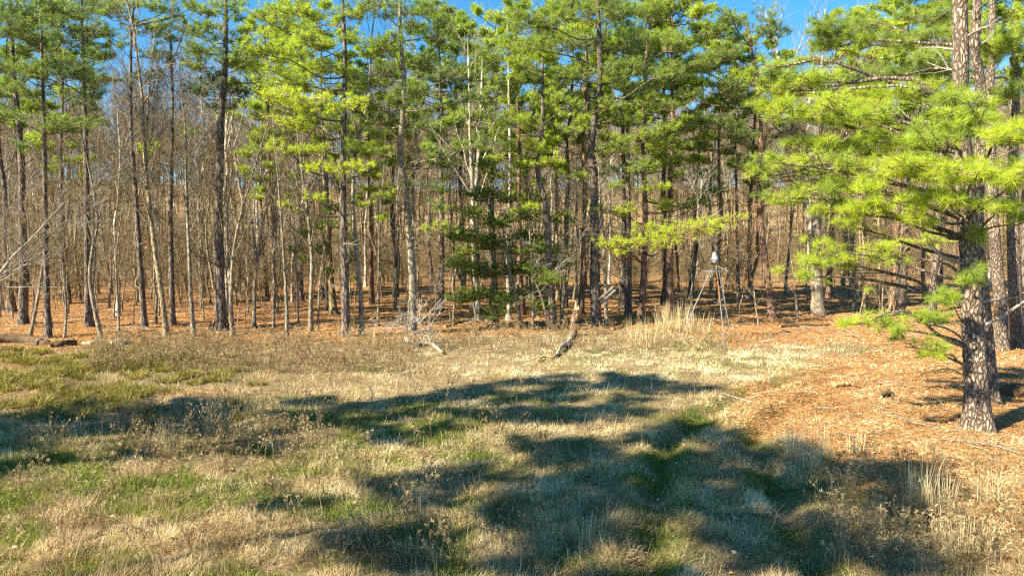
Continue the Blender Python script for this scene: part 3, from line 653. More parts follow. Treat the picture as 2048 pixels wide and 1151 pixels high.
P_([(1108,658),(1100,560),(1095,450),(1090,400),(1075,340),(1085,250),(1085,150)], 16, [(1010,295,35,14,.8,-1),(1065,295,60,18,.8,-1),(1090,325,45,14,.8,-1),(1120,350,18,10,.7,-1),(1050,330,45,14,.6),(1030,345,30,12,.4),(1060,245,40,25,.4),(1080,200,40,30,.5),(1045,422,35,16,.8,-1),(1130,210,40,30,.5),(1020,240,40,25,.5),(1130,260,35,20,.45),(1040,120,40,35,.5),(1110,160,40,28,.45)], 'dark leaning pine just left of the broken orange snag', 10, 12)
P_([(1193,652),(1190,560),(1190,450),(1187,350),(1183,300),(1190,230),(1200,150),(1195,0)], 22,
   [(1080,40,60,40,.5),(1150,30,60,35,.4),(1220,30,60,40,.35),(1110,90,60,40,.45),(1180,90,50,40,.4),(1250,90,60,40,.35),(1300,130,50,35,.35),(1140,150,55,30,.4),(1220,160,60,35,.4),(1280,190,50,30,.45),(1330,210,45,25,.5),(1200,215,45,22,.5),(1260,240,50,25,.55),(1310,270,50,22,.6),(1340,165,40,30,.4),(1060,150,35,25,.4),(1090,215,30,18,.45),(1240,290,45,20,.5),(1180,250,35,18,.45),(1290,330,45,18,.5),(1350,150,35,30,.4),(1050,80,40,35,.45),(1220,340,30,14,.5)],
   'largest blue green pine with a forked black trunk right of the snag', 11, 15.5, 'pine_bark', vs=0.02, sides=12)
P_([(1257,632),(1258,500),(1256,350),(1255,200)], 13, [(1240,230,40,22,.4),(1270,180,40,25,.4),(1230,140,40,25,.4),(1275,110,40,28,.45),(1250,60,40,30,.45),(1235,300,40,16,.5),(1275,345,45,14,.55),(1225,370,35,12,.5)], 'straight black pine trunk beyond the tilted planks', 12, 14)
P_([(1280,642),(1287,560),(1290,400),(1285,300),(1290,150),(1300,40)], 14, [(1300,30,50,40,.5),(1350,90,40,35,.4),(1290,300,55,18,.7),(1340,260,45,20,.6),(1340,290,50,16,.6),(1310,375,50,14,.85,-1.5),(1235,420,50,14,.85,-2.5),(1370,457,100,15,.98,-3.5),(1330,468,70,13,.98,-4),(1270,480,85,15,.98,-4),(1430,437,50,14,.95,-3.5),(1400,450,60,12,.98,-4.5),(1215,488,32,12,.98,-4),(1240,484,50,12,.98,-4.5),(1400,410,60,18,.35,1),(1390,350,60,18,.3,1),(1350,320,50,20,.45),(1380,250,45,25,.4),(1440,380,45,16,.3),(1330,410,50,12,.8,-2),(1300,455,40,10,.9,-3)],
   'brown trunked pine holding out the brightest low lime green bough', 13, 15, 'red_bark')
P_([(1546,637),(1538,580),(1525,480),(1518,400),(1522,300),(1518,200),(1500,80)], 15, [(1420,60,45,40,.45),(1470,30,50,30,.5),(1530,60,40,40,.35),(1400,130,45,30,.4),(1450,110,50,30,.4),(1380,190,40,20,.35),(1430,250,50,25,.35),(1500,220,60,25,.35),(1470,270,50,22,.3),(1560,80,25,25,.2),(1520,385,40,18,.35),(1560,330,50,14,.8,-2),(1480,330,50,20,.4),(1450,180,50,28,.35),(1530,160,50,30,.35),(1400,290,45,20,.35),(1560,400,50,18,.45),(1580,160,40,30,.4)],
   'leaning reddish pine a few steps right of the tripod stand', 14, 14.5, 'red_bark')
P_([(1478,617),(1475,500),(1471,300),(1470,180)], 8, [(1450,200,35,18,.3),(1490,150,30,18,.35),(1460,120,30,20,.35)], 'thin straight black pine just behind the tripod stand', 15, 12)
P_([(2003,698),(2000,600),(1990,500),(1985,400),(1980,200),(1985,0)], 24, [(1860,480,70,18,.7,3),(1950,60,60,40,.6),(2030,30,60,40,.6),(1900,120,60,30,.55),(2040,150,50,30,.5)], 'left one of two stout trunks standing close behind the double trunked pine', 16, 16, 'near_bark', sides=14)
P_([(2037,695),(2030,580),(2025,400),(2030,200),(2035,0)], 26, [(2060,60,60,40,.6),(2040,0,60,40,.6),(2080,160,50,30,.5)], 'right one of two stout trunks standing close behind the double trunked pine', 17, 16, 'near_bark', sides=14)
# the double trunked pine in front: two stems, the boughs belong to the front one
P_([(1958,856),(1952,750),(1945,650),(1940,500),(1932,400),(1920,215),(1922,100),(1920,0)], 44,
   [(1960,230,90,40,.9,-1.5),(1880,270,90,45,.9,-1),(2010,280,70,50,1,-2),(1850,330,110,40,1,-1),(1950,350,110,40,1,-1.5),(1760,340,70,40,.9,0),(1700,380,60,35,.85,0),(1620,380,70,25,.85,.5),(1560,390,55,22,.8,.5),(1640,420,50,20,.8,.5),(2020,350,60,60,.95,-2),(1800,400,70,30,.9,-.5),(1900,400,60,30,.9,-1),
    (1600,170,90,35,.85,1),(1550,130,40,20,.8,1),(1650,220,90,35,.9,.5),(1560,230,70,35,.85,.8),(1740,230,80,30,.85,0),(1560,320,80,20,.8,.5),(1650,325,50,18,.75,.5),
    (1640,525,60,26,.95,0),(1700,500,70,26,.9,0),(1590,550,35,15,.9,0),(1760,510,30,18,.85,0),
    (1540,200,50,40,.8,1.5),(1500,160,35,25,.75,1.5),(1680,290,70,35,.8,1),(1800,200,90,40,.75,.5),(1820,280,90,40,.85,0),(1740,420,80,30,.85,0),(1840,440,60,25,.8,-.5),(1600,290,60,30,.75,1),(1530,350,40,20,.75,1),(1990,420,60,35,.85,-1.5),(1680,440,50,22,.8,.3),(1900,190,60,30,.8,0),(2040,440,40,30,.85,-1.5),(1720,645,45,20,.9,-1),(1790,650,60,22,.85,-.8),(1850,640,60,26,.8,-.6),(1900,600,50,26,.8,-.4),(1830,690,50,18,.8,-.8),(1860,710,25,10,.8,-.8),(1950,560,35,30,.7,-.7),(1940,480,30,25,.6,-.4)],
   'rough plated trunk of the near double pine with wide yellow green boughs', 18, 15, 'near_bark', near=True, dead=14, group='pines on the right side of the clearing')
P_([(1982,806),(1975,700),(1966,600),(1955,450),(1962,200),(1950,100),(1955,0)], 27,
   [(1800,80,90,40,.55,1),(1700,60,80,40,.5,1.5),(1850,140,90,30,.5,1),(1750,150,80,30,.5,1),(1990,100,60,60,.7,1),(1880,30,80,30,.6,1.5),(1650,90,50,40,.45,2),(2020,190,50,30,.7,1)],
   'slimmer rear stem of the near double pine, tucked behind the plated trunk', 19, 15, 'near_bark', near=True, dead=10, group='pines on the right side of the clearing')

# cedar: dense dark evergreen, conical
def cedar(base_px, wpx, pads, label, seed, Ht, n_f=1.0):
    rs = np.random.RandomState(seed); P, R, base = trunk_from_px(base_px, wpx, Ht, rs=rs, n=16); base = np.array(base); TREES.append((base[0], base[1]))
    root = thing('cedar_tree', tuple(base), label, 'cedar tree', None)
    GT = Geo(); trunk_geo(GT, P - base, R, 8, 0, rs); GC = Geo(); D = base[1]
    for x, y, rx, ry, v in pads:
        dep = D - 0.6 + rs.normal(0, 0.7); c = at_depth(x, y, dep) - base; rad = np.array([rx * 1.2, rx, ry * 1.5]) * dep / F
        ti = np.argmin(np.abs((P[:, 2] - base[2]) - (c[2] - 0.1))); q = P[max(1, ti)] - base
        pad_geo(GC, rs, q, c, rad, int(n_f * 12 * math.pi * rx * ry / 100), 26, 0.10, 0.016, v + .2 + rs.normal(0, .08), 0, 0, 1, 0.02, (10, 70), 0.0, 0.004, GT)
    link('trunk', GT.mesh('cedar trunk', [M['twig']]), root); link('crown', GC.mesh('cedar crown', [M['twig'], M['cedar']]), root)
cedar([(992,652),(990,560),(985,460),(985,380)], 13, [(985,350,18,16,.4),(960,390,28,18,.3),(1010,400,35,16,.45),(940,430,30,16,.35),(1000,445,45,18,.3),(1060,430,35,16,.5),(930,475,40,16,.3),(985,490,45,20,.2),(1060,475,40,16,.4),(1100,500,35,14,.2),(925,530,35,16,.3),(975,545,45,20,.15),(1035,540,40,18,.3),(1100,560,35,14,.2),(950,590,40,18,.2),(1005,600,40,18,.25),(1060,585,35,14,.35),(930,505,30,12,.5),(1040,505,35,12,.6),(1075,540,30,10,.55),(990,630,35,14,.2),(1120,440,30,14,.4),(1125,530,30,14,.3),(900,470,25,12,.3),(1090,610,35,14,.3),(970,330,25,14,.5),(1080,400,30,14,.6),(920,600,30,12,.25)], 'dark bushy cedar in the middle of the tree line', 51, 7.4)
cedar([(668,628),(662,560),(656,480),(652,400)], 16, [(640,450,28,14,.2),(610,470,25,12,.15),(680,450,28,14,.15),(700,480,22,14,.2),(640,500,25,12,.1),(590,500,20,9,.2),(610,520,18,8,.15),(700,520,18,12,.15),(665,420,22,14,.2),(655,545,20,9,.1),(710,560,15,8,.3)], 'thick dark trunk with small dark evergreen sprays left of the tall straight pine', 52, 9, 0.8)

# bare hardwoods -----------------------------------------------------
def bare_geo(rs, P, R, k1=20, k2=7, k3=5, k4=0, t0=0.3, ang=42, l1=0.32, up=0.35, m_tr=0, m_tw=1, sides=7, trunk=True, fine=0.0045, GT=None, GC=None):
    GT = GT or Geo(); GC = GC or Geo()
    if trunk: trunk_geo(GT, P, R, sides, 0, rs, 0.04, 0.5)
    b, br = grow(rs, P[None], R[None], k1, t0, 0.99, ang, l1, up, 6, 0.42, 0.2, 0.12, 0.12, 0.4, 0.55)
    GT.tubes(b, br, 4, 0)
    c, cr = grow(rs, b, br, k2, 0.25, 0.98, 38, 0.42, 0.15, 4, 0.55, 0.3); GC.tubes(c, np.maximum(cr, fine), 3, 0)
    d, dr = grow(rs, c, cr, k3, 0.2, 0.98, 40, 0.5, 0.1, 3, 0.6, 0.4); GC.tubes(d, np.maximum(dr, fine * 0.8), 3, 0)
    if k4:
        e, er = grow(rs, d, dr, k4, 0.2, 0.98, 40, 0.6, 0.1, 2, 0.7, 0.5); GC.tubes(e, np.maximum(er, fine * 0.7), 3, 0)
        return GT, GC, e
    return GT, GC, d
def bare_hero(px_path, wpx, label, seed, Ht=12, bark='grey_bark', name='bare_tree', k=(20, 7, 5), t0=0.3, l1=0.3, extra=(), leaves=0, group='bare hardwood trees along the edge of the clearing', ang=40, twig='twig', up=0.35):
    rs = np.random.RandomState(seed); P, R, base = trunk_from_px(px_path, wpx, Ht, rs=rs, taper=0.85); base = np.array(base); TREES.append((base[0], base[1]))
    root = thing(name, tuple(base), label, 'bare tree' if name != 'sapling' else 'sapling', group)
    GT, GC, tips = bare_geo(rs, P - base, R, *k, t0=t0, l1=l1, ang=ang, up=up)
    for ex, ew in extra:
        pts = [at_depth(x, y, base[1] + (0.4 * j if j else 0)) for j, (x, y) in enumerate(ex)]
        p = smooth_path(pts, 14) - base; r = ew / 2 / F * base[1] * np.linspace(1, 0.3, 14)
        GT.tubes(p, r, 6, 0); bare_geo(rs, p, r, max(8, k[0] // 2), k[1], k[2], t0=0.15, l1=l1 * 1.2, ang=ang, trunk=False, GT=GT, GC=GC)
    link('trunk', GT.mesh('hardwood trunk', [M[bark]], True), root)
    link('crown', GC.mesh('bare twigs', [M[twig]]), root)
    if leaves:
        L = Geo(); ti = tips[rs.randint(0, len(tips), leaves), -1] + rs.normal(0, 0.04, (leaves, 3)); L.leaves(ti, 0.13, rs, 0)
        link('dry_leaves', L.mesh('dry leaves', [M['brown_leaf']]), root)
    return root
B_ = bare_hero
B_([(205,677),(190,620),(180,560),(185,500),(195,450),(190,400),(170,300)], 9, 'crooked dark hardwood with a kinked trunk behind the mossy logs', 61, 11, k=(20, 7, 5))
B_([(58,674),(75,600),(90,500),(100,450)], 7, 'thin stem leaning right against the slim dark pine', 62, 8, k=(12, 6, 4))
B_([(335,672),(325,600),(310,500),(298,400),(288,280),(285,200),(275,120),(265,50)], 11, 'tallest pale leaning hardwood on the left with a moss green foot', 63, 15.5, 'tan_bark', k=(24, 8, 6), l1=0.27, extra=[([(290,300),(300,180),(310,60)], 6), ([(286,210),(340,130),(370,60)], 4)], twig='dead')
B_([(388,672),(382,590),(378,500),(372,350),(370,250)], 9, 'grey mottled hardwood between the pale leaner and the stump', 64, 11.5, k=(20, 7, 5))
B_([(467,670),(462,610),(468,500),(482,430),(505,350),(520,300)], 9, 'two stemmed young hardwood at the foot of the big dark pine', 65, 9, k=(16, 6, 4), extra=[([(463,610),(455,500),(452,350)], 7)])
B_([(508,653),(510,570),(518,500),(530,430),(548,380)], 8, 'slim dark hardwood with forking top on open pine straw', 66, 8.5, k=(14, 6, 5), extra=[([(514,520),(506,460),(498,400)], 5)])
B_([(575,685),(573,600),(567,500),(562,430),(555,350)], 8, 'thin wavy grey sapling standing alone at the grass edge', 67, 8, k=(14, 5, 4))
B_([(622,662),(622,600),(624,520),(615,420),(605,350)], 10, 'grey trunk beside a thinner twin stem, before the evergreen sprays', 68, 10, k=(14, 6, 4), extra=[([(636,658),(640,560),(655,450)], 5)])
B_([(722,673),(722,600),(713,500),(706,400),(712,300),(735,200),(745,60)], 11, 'bluish grey trunk close on the right of the tall straight pine', 69, 14, k=(18, 6, 5), t0=0.4)
B_([(756,650),(757,560),(760,450),(768,330)], 6, 'thin black stem midway between the straight pine and the curving pine', 70, 9, k=(14, 5, 4))
B_([(958,640),(948,500),(945,370),(940,260),(938,150),(935,75)], 14, 'white barked sycamore with twin white stems behind the cedar', 71, 13.5, 'pale_bark', k=(14, 6, 5), t0=0.35, extra=[([(950,400),(958,290),(962,200),(966,110)], 10)], twig='dead')
B_([(1213,652),(1211,560),(1205,450),(1200,380)], 9, 'thin trunk holding the tilted planks beside the forked black pine', 72, 9, k=(12, 5, 4))
B_([(1065,660),(1066,560),(1060,480),(1058,430)], 6, 'thin grey stem between the cedar and the dark leaning pine', 73, 7, k=(12, 5, 4))
B_([(1040,655),(1035,600),(1020,545),(1008,470)], 8, 'dark crooked stem leaning left in front of the cedar', 74, 7, k=(12, 5, 4))
B_([(1158,640),(1154,560),(1152,510)], 5, 'short pale dead stem behind the broken snag', 75, 4, 'tan_bark', k=(6, 3, 2))
B_([(1596,640),(1592,600),(1588,560)], 5, 'low grey sapling between the reddish pine and the stout oak', 76, 4, k=(8, 4, 3))
B_([(1636,628),(1633,560),(1632,480),(1636,400),(1640,330)], 28, 'stout old oak with gnarled limbs and hanging brown leaves', 77, 12, 'grey_bark', name='oak_tree', k=(16, 9, 6), t0=0.5, l1=0.5, ang=62, leaves=900, extra=[([(1640,330),(1600,290),(1560,260),(1530,250)], 12), ([(1640,320),(1690,280),(1730,250),(1760,240)], 11), ([(1638,350),(1700,330),(1760,290)], 9)], group=None, up=0.15)
B_([(1640,600),(1620,450),(1585,250),(1560,130),(1530,20)], 16, 'pale grey tall hardwood leaning left above the oak against blue sky', 78, 17.5, 'pale_bark', k=(16, 7, 5), t0=0.45, twig='dead', extra=[([(1590,260),(1640,150),(1650,20)], 9)])
B_([(1712,590),(1700,400),(1690,200),(1680,60)], 12, 'tall pale hardwood behind the oak with a forked top in the sky', 79, 18, 'pale_bark', k=(16, 7, 5), t0=0.4, twig='dead')
B_([(1116,600),(1113,400),(1112,200)], 9, 'tall grey hardwood rising behind the snag', 80, 14, 'tan_bark', k=(16, 6, 5), t0=0.45)
B_([(440,20+630),(425,560),(412,470),(420,380)], 6, 'thin hardwood stem just left of the big dark pine', 81, 9, k=(12, 6, 4))
B_([(238,672),(236,600),(232,520),(240,450)], 5, 'thin dark sapling standing behind the pale rotten wood', 82, 6.5, k=(12, 5, 4))
B_([(128,676),(133,620),(128,560),(120,480)], 5, 'thin sapling right of the slim dark left pine', 83, 6, k=(12, 5, 4))
B_([(-40,700),(-30,600),(20,520),(60,480)], 9, 'pale arching hardwood reaching in from the left edge with feathery twigs', 84, 5.5, 'dead', name='bare_tree', k=(18, 8, 6), l1=0.5, twig='dead', ang=55, up=0.05)

# small dead grey branching tree in front of the snag, and the fallen brush heap
def brush(name, label, cat, px_list, seed, L, n=9, mat='dead', wpx=5, fan=50, subs=(7, 5)):
    rs = np.random.RandomState(seed); x0, y0, z0 = ground_px(*px_list[0]); base = np.array([x0, y0, z0])
    root = thing(name, (x0, y0, z0), label, cat)
    pts = [base - [0, 0, 0.05]] + [at_depth(a, b, y0) for a, b in px_list[1:]]
    P = smooth_path(pts, 10) - base; R = wpx / 2 / F * y0 * np.linspace(1, 0.35, 10)
    G = Geo(); G.tubes(P, R, 6); G2 = G
    b, br = grow(rs, P[None], R[None], n, 0.1, 1.0, fan, 1, 0.1, 7, 0.6, 0.25, 0.35, -0.12, 0.4, 0.2, L=np.array([L])); G.tubes(b, np.maximum(br, 0.008), 4)
    c, cr = grow(rs, b, br, subs[0], 0.15, 0.98, 40, 0.5, 0.1, 5, 0.6, 0.3, 0.3, -0.05); c[..., 2] = np.maximum(c[..., 2], 0.02); G2.tubes(c, np.maximum(cr, 0.007), 3)
    d, dr = grow(rs, c, cr, subs[1], 0.15, 0.98, 40, 0.5, 0.1, 3, 0.7, 0.4, 0.3); d[..., 2] = np.maximum(d[..., 2], 0.02); G2.tubes(d, np.maximum(dr, 0.006), 3)
    link('limb', G.mesh('dead limb', [M[mat]]), root)
brush('fallen_treetop', 'heap of silver grey dead branches in front of the curving pine', 'brush heap', [(868, 690), (850, 660), (835, 640), (815, 622)], 91, 0.95, 22, 'bleached', wpx=4, fan=80, subs=(6, 3))
brush('dead_shrub', 'silver grey dead branches arching over the ground before the dark leaning pine', 'dead branches', [(1098, 660), (1085, 600), (1065, 540), (1090, 510)], 92, 1.3, 9, wpx=5, fan=70, subs=(6, 4))
brush('dead_shrub', 'grey twiggy dead shrub between the curving pine and the cedar', 'dead branches', [(868, 640), (872, 600), (865, 550)], 93, 1.1, 8, wpx=4, fan=65, subs=(6, 4))

# ------------------------------------------------------------------ the wood behind: individual trees copied from a few kinds
def variant_bare(seed, Ht, r, k, bark, t0=0.35, l1=0.28, lean=0.05, fork=False, fine=0.006, leaves=0, twig='twig'):
    rs = np.random.RandomState(seed); n = 14; s = np.linspace(0, 1, n)
    wob = np.cumsum(rs.normal(0, 0.012 * Ht, (n, 2)), 0) * 0.6; P = np.column_stack([wob[:, 0] - wob[0, 0] + lean * Ht * s ** 1.3, wob[:, 1] - wob[0, 1], Ht * s - 0.15]); P[:2, :2] *= 0.3
    R = r * (1 - 0.88 * s); GT, GC, tips = bare_geo(rs, P, R, *k, t0=t0, l1=l1, sides=6, fine=fine)
    out = [('trunk', GT.mesh('wood trunk', [M[bark]], True)), ('crown', GC.mesh('wood twigs', [M[twig]]))]
    if leaves:
        L = Geo(); ti = tips[rs.randint(0, len(tips), leaves), -1]; L.leaves(ti, 0.14, rs, 0); out.append(('dry_leaves', L.mesh('dry leaves', [M['brown_leaf']])))
    return out
def variant_pine(seed, Ht, r, c0, Lb, vmean, bark='pine_bark', k=13, dz=1.0):
    rs = np.random.RandomState(seed); n = 14; s = np.linspace(0, 1, n)
    P = np.column_stack([np.cumsum(rs.normal(0, 0.07, n)), np.cumsum(rs.normal(0, 0.07, n)), Ht * s - 0.15]); P[:, :2] -= P[0, :2]
    R = r * (1 - 0.85 * s); GT = Geo(); trunk_geo(GT, P, R, 8, 0, rs); GC = Geo(); dead_branches(GC, rs, P, R, 12, 0.15, c0, 1.8, 2)
    z = c0 * Ht; az = rs.rand() * 6
    while z < Ht - 0.3:
        f = (z / Ht - c0) / (1 - c0); az += 2.4 + rs.normal(0, .4)
        l = Lb * (0.45 + 0.9 * f) * (1 - f ** 3) * rs.uniform(0.6, 1.15) + 0.35
        q = np.array([np.interp(z, P[:, 2], P[:, 0]), np.interp(z, P[:, 2], P[:, 1]), z])
        c = q + np.array([math.cos(az), math.sin(az), 0.25 + 0.3 * f]) * l * 0.85
        rad = np.array([0.5, 0.5, 0.28]) * (0.5 + 0.42 * l)
        pad_geo(GC, rs, q, c, rad, int(18 + 26 * l), k, 0.25, 0.030, vmean + rs.normal(0, 0.08), 0, 2, 1, None, (15, 82), 0.1, 0.009, GT)
        z += dz * rs.uniform(0.16, 0.34) * (1.15 - 0.4 * f)
    return [('trunk', GT.mesh('wood pine trunk', [M[bark]], True)), ('crown', GC.mesh('wood pine crown', [M[bark], M['needle'], M['twig']]))]
def put(parts, name, loc, rz, sc, label, cat, group, with_parts=True):
    r = thing(name, loc, label, cat, group); r.rotation_euler = (0, 0, rz); r.scale = (sc, sc, sc)
    for nm, me in parts: link(nm, me, r)
    return r
WP = [variant_pine(201, 16, .17, .42, 2.6, .62), variant_pine(202, 15, .15, .5, 2.3, .48), variant_pine(203, 17, .18, .38, 2.8, .7, 'red_bark'), variant_pine(204, 14, .13, .5, 2.2, .78), variant_pine(205, 15.5, .17, .6, 2.9, .6, dz=0.55), variant_pine(206, 16, .17, .68, 3.1, .6, dz=0.5)]
LM = [(-300, 'at the far left edge'), (97, 'right of the slim left pine'), (180, 'behind the crooked hardwood'), (335, 'right of the pale leaning hardwood'), (445, 'right of the big dark pine'), (575, 'right of the lone wavy sapling'), (692, 'right of the tall straight pine'), (824, 'right of the curving grey pine'), (990, 'right of the dark cedar'), (1108, 'right of the dark leaning pine'), (1193, 'right of the forked black pine'), (1285, 'left of the tripod stand'), (1440, 'right of the tripod stand'), (1546, 'right of the leaning reddish pine'), (1636, 'right of the stout oak'), (1800, 'left of the near double pine'), (1960, 'right of the near double pine')]
def sector(px):
    s = LM[0][1]
    for a, t in LM:
        if px >= a: s = t
    return s
ORD = ['first', 'second', 'third', 'fourth', 'fifth', 'sixth', 'seventh', 'eighth', 'ninth', 'tenth', 'eleventh', 'twelfth']
def placer(cands, n, ymin, ymax, rs, dmin, pxr=(-60, 2110), bias=1.0):
    out = []
    tries = 0
    while len(out) < n and tries < 20000:
        tries += 1
        y = ymin + (ymax - ymin) * rs.rand() ** bias; px = rs.uniform(*pxr); x = (px - CX) / F * y
        if forest_mask(x, y) < 0.95: continue
        if any((x - a) ** 2 + (y - b) ** 2 < dmin ** 2 for a, b in cands): continue
        if any((x - a) ** 2 + (y - b) ** 2 < dmin ** 2 for a, b in out): continue
        out.append((x, y))
    cands.extend(out); return out
def populate(pts, variants, name, cat, desc, group, rs, smin, smax, cap=99):
    pts = sorted(pts, key=lambda p: p[1]); rows = {}
    for x, y in pts:
        px = float(to_px(x, y)[0]); sec = sector(px); band = 'front' if y < 42 else 'middle' if y < 60 else 'rear'
        rows.setdefault((sec, band), []).append((px, x, y))
    for (sec, band), ls in rows.items():
        ls.sort()
        for i, (px, x, y) in enumerate(ls):
            sc = rs.uniform(smin, smax); vi = rs.randint(len(variants))
            where = {'front': 'front wood', 'middle': 'mid wood', 'rear': 'rear wood'}[band]
            lb = f'{desc}{", " + ORD[i] + " from left" if len(ls) > 1 else ""}, {where} {sec}' if i < 12 else f'{desc}, {where} {sec}'
            put(variants[vi], name, (x, y, float(H(x, y))), rs.rand() * 6.28, sc, lb, cat, group)
rsW = np.random.RandomState(77)
# pines whose tops make the skyline: (px of stem, px row of the top, distance)
for i, (px, top, y, vi, lb) in enumerate([
    (20, -60, 38, 1, 'tall pine behind the stout dark pine at the far left'), (130, 20, 42, 0, 'tall pine in the wood behind the crooked hardwood'),
    (545, 60, 40, 2, 'bushy pine behind the lone wavy sapling'), (600, 20, 44, 0, 'bushy pine half hidden left of the tall straight pine'), (655, 30, 39, 3, 'pine directly behind the tall straight pine'),
    (740, 110, 42, 2, 'pine between the straight and the curving pine'), (790, 100, 46, 0, 'pine hidden behind the curving grey pine'), (880, 22, 38, 1, 'round topped pine right of the curving grey pine, against the sky'),
    (925, 40, 43, 0, 'pine with a low round top just left of the white sycamore'), (985, 40, 40, 3, 'narrow pine top right of the white sycamore'), (1045, 10, 37, 2, 'full light green pine behind the cedar'),
    (1130, -10, 41, 0, 'full pine behind the broken snag'), (1160, -60, 37, 2, 'tall pine crown left of the forked black pine'), (1245, -50, 40, 1, 'tall pine crown right of the forked black pine'), (1330, -20, 42, 0, 'full pine behind the bright low bough'),
    (1345, -80, 38, 2, 'tall pine between the brown trunk and the tripod stand'), (1440, 60, 42, 1, 'pine far behind the tripod stand'), (1500, 90, 45, 0, 'pine behind the leaning reddish pine'),
    (1790, -60, 36, 2, 'tall loose pine left of the near double pine'), (1870, -80, 33, 0, 'tall pine close behind the near double pine'), (1730, 40, 44, 3, 'pine in the gap right of the oak'), (2040, -80, 34, 1, 'tall pine at the far right edge'), (1660, 30, 46, 2, 'pine crown above the oak'),
]):
    x = (px - CX) / F * y; z = float(H(x, y)); Ht = CAM_H + (480 - top) / F * y - z
    hv = [16, 15, 17, 14][vi]; TREES.append((x, y))
    put(WP[vi], 'pine_tree', (x, y, z), rsW.rand() * 6.28, Ht / hv, lb, 'pine tree', 'pines standing deeper in the wood')
WB = [variant_bare(210 + i, h, r, (16, 6, 5), bk, t0, l1, ln, leaves=lv, twig=tw) for i, (h, r, bk, t0, l1, ln, lv, tw) in enumerate([
    (14, .12, 'grey_bark', .35, .26, .12, 0, 'twig'), (15, .14, 'tan_bark', .4, .25, -.03, 0, 'twig'), (13, .10, 'tan_bark', .3, .28, -.14, 60, 'twig'), (16, .15, 'pale_bark', .45, .25, .02, 0, 'dead'),
    (12, .09, 'grey_bark', .3, .3, -.07, 150, 'twig'), (14, .11, 'pale_bark', .4, .27, .05, 0, 'dead'), (15, .17, 'pine_bark', .5, .2, .01, 0, 'twig'), (14, .14, 'red_bark', .55, .2, .0, 0, 'twig')])]
WS = [variant_bare(230 + i, h, r, (16, 6, 4), bk, .2, .36, ln, fine=0.005, leaves=lv, twig=tw) for i, (h, r, bk, ln, lv, tw) in enumerate([
    (6, .045, 'tan_bark', .1, 0, 'twig'), (7, .05, 'grey_bark', -.08, 0, 'twig'), (5, .035, 'tan_bark', .15, 40, 'twig'), (6.5, .04, 'grey_bark', 0, 0, 'dead'), (4, .03, 'tan_bark', -.15, 60, 'twig'), (8, .06, 'grey_bark', .05, 0, 'twig')])]
bp = placer(TREES, 150, 35, 85, rsW, 1.5, bias=1.1)
populate(bp, WB, 'bare_tree', 'bare tree', 'bare tree', 'bare trees deep in the wood', rsW, 0.8, 1.15)
bs = placer(TREES, 60, 30, 46, rsW, 0.9, (-40, 560)) + placer(TREES, 40, 31, 48, rsW, 0.9, (560, 1500)) + placer(TREES, 14, 31, 50, rsW, 1.2, (1480, 1900))
populate(bs, WS, 'sapling', 'sapling', 'twiggy sapling', 'saplings under the tall trees', rsW, 0.7, 1.2)

# the far wood that reads as one mass of stems and twigs
def far_wood():
    rs = np.random.RandomState(88); src = []
    for i in range(9):
        G = Geo(); n = 7; big = 1 if i < 6 else 2; s = np.linspace(0, 1, n); Hh = 19 + rs.rand() * 5
        P = np.column_stack([np.cumsum(rs.normal(0, .25, n)), np.cumsum(rs.normal(0, .25, n)), Hh * s - 0.3])
        R = 0.15 * (1 - 0.85 * s); G.tubes(P, R, 5)
        b, br = grow(rs, P[None], R[None], 14 if big == 1 else 12, .3, .99, 40, .3, .35, 4, .45, .2); G.tubes(b, br, 3)
        c, cr = grow(rs, b, br, 6 if big == 1 else 5, .2, .98, 38, .5, .15, 3, .6, .3); G.tubes(c, np.maximum(cr, .018 * big), 3)
        d, dr = grow(rs, c, cr, 4 if big == 1 else 2, .2, .98, 40, .6, .1, 2, .6, .5); G.tubes(d, np.maximum(dr, .016 * big), 3)
        src.append((np.concatenate(G.V), np.concatenate(G.Q)))
    Vs, Qs, As, n = [], [], [], 0
    for q in range(1150):
        y = rs.uniform(78, 130) if q < 450 else rs.uniform(125, 250); px = rs.uniform(-250, 2300); x = (px - CX) / F * y
        V, Q = src[rs.randint(6) if q < 450 else rs.randint(6, 9)]; a = rs.rand() * 6.28; sc = rs.uniform(.7, 1.1)
        W = V * sc; W = np.column_stack([W[:, 0] * math.cos(a) - W[:, 1] * math.sin(a), W[:, 0] * math.sin(a) + W[:, 1] * math.cos(a), W[:, 2]]) + [x, y, float(H(x, y))]
        Vs.append(W); Qs.append(Q + n); n += len(W)
    me = mesh_np('far_woods', np.concatenate(Vs), np.concatenate(Qs), None, [M['far_bark']])
    tag(link('far_woods', me), 'hazy brown mass of distant bare trees closing the view', None, None, 'stuff')
far_wood()
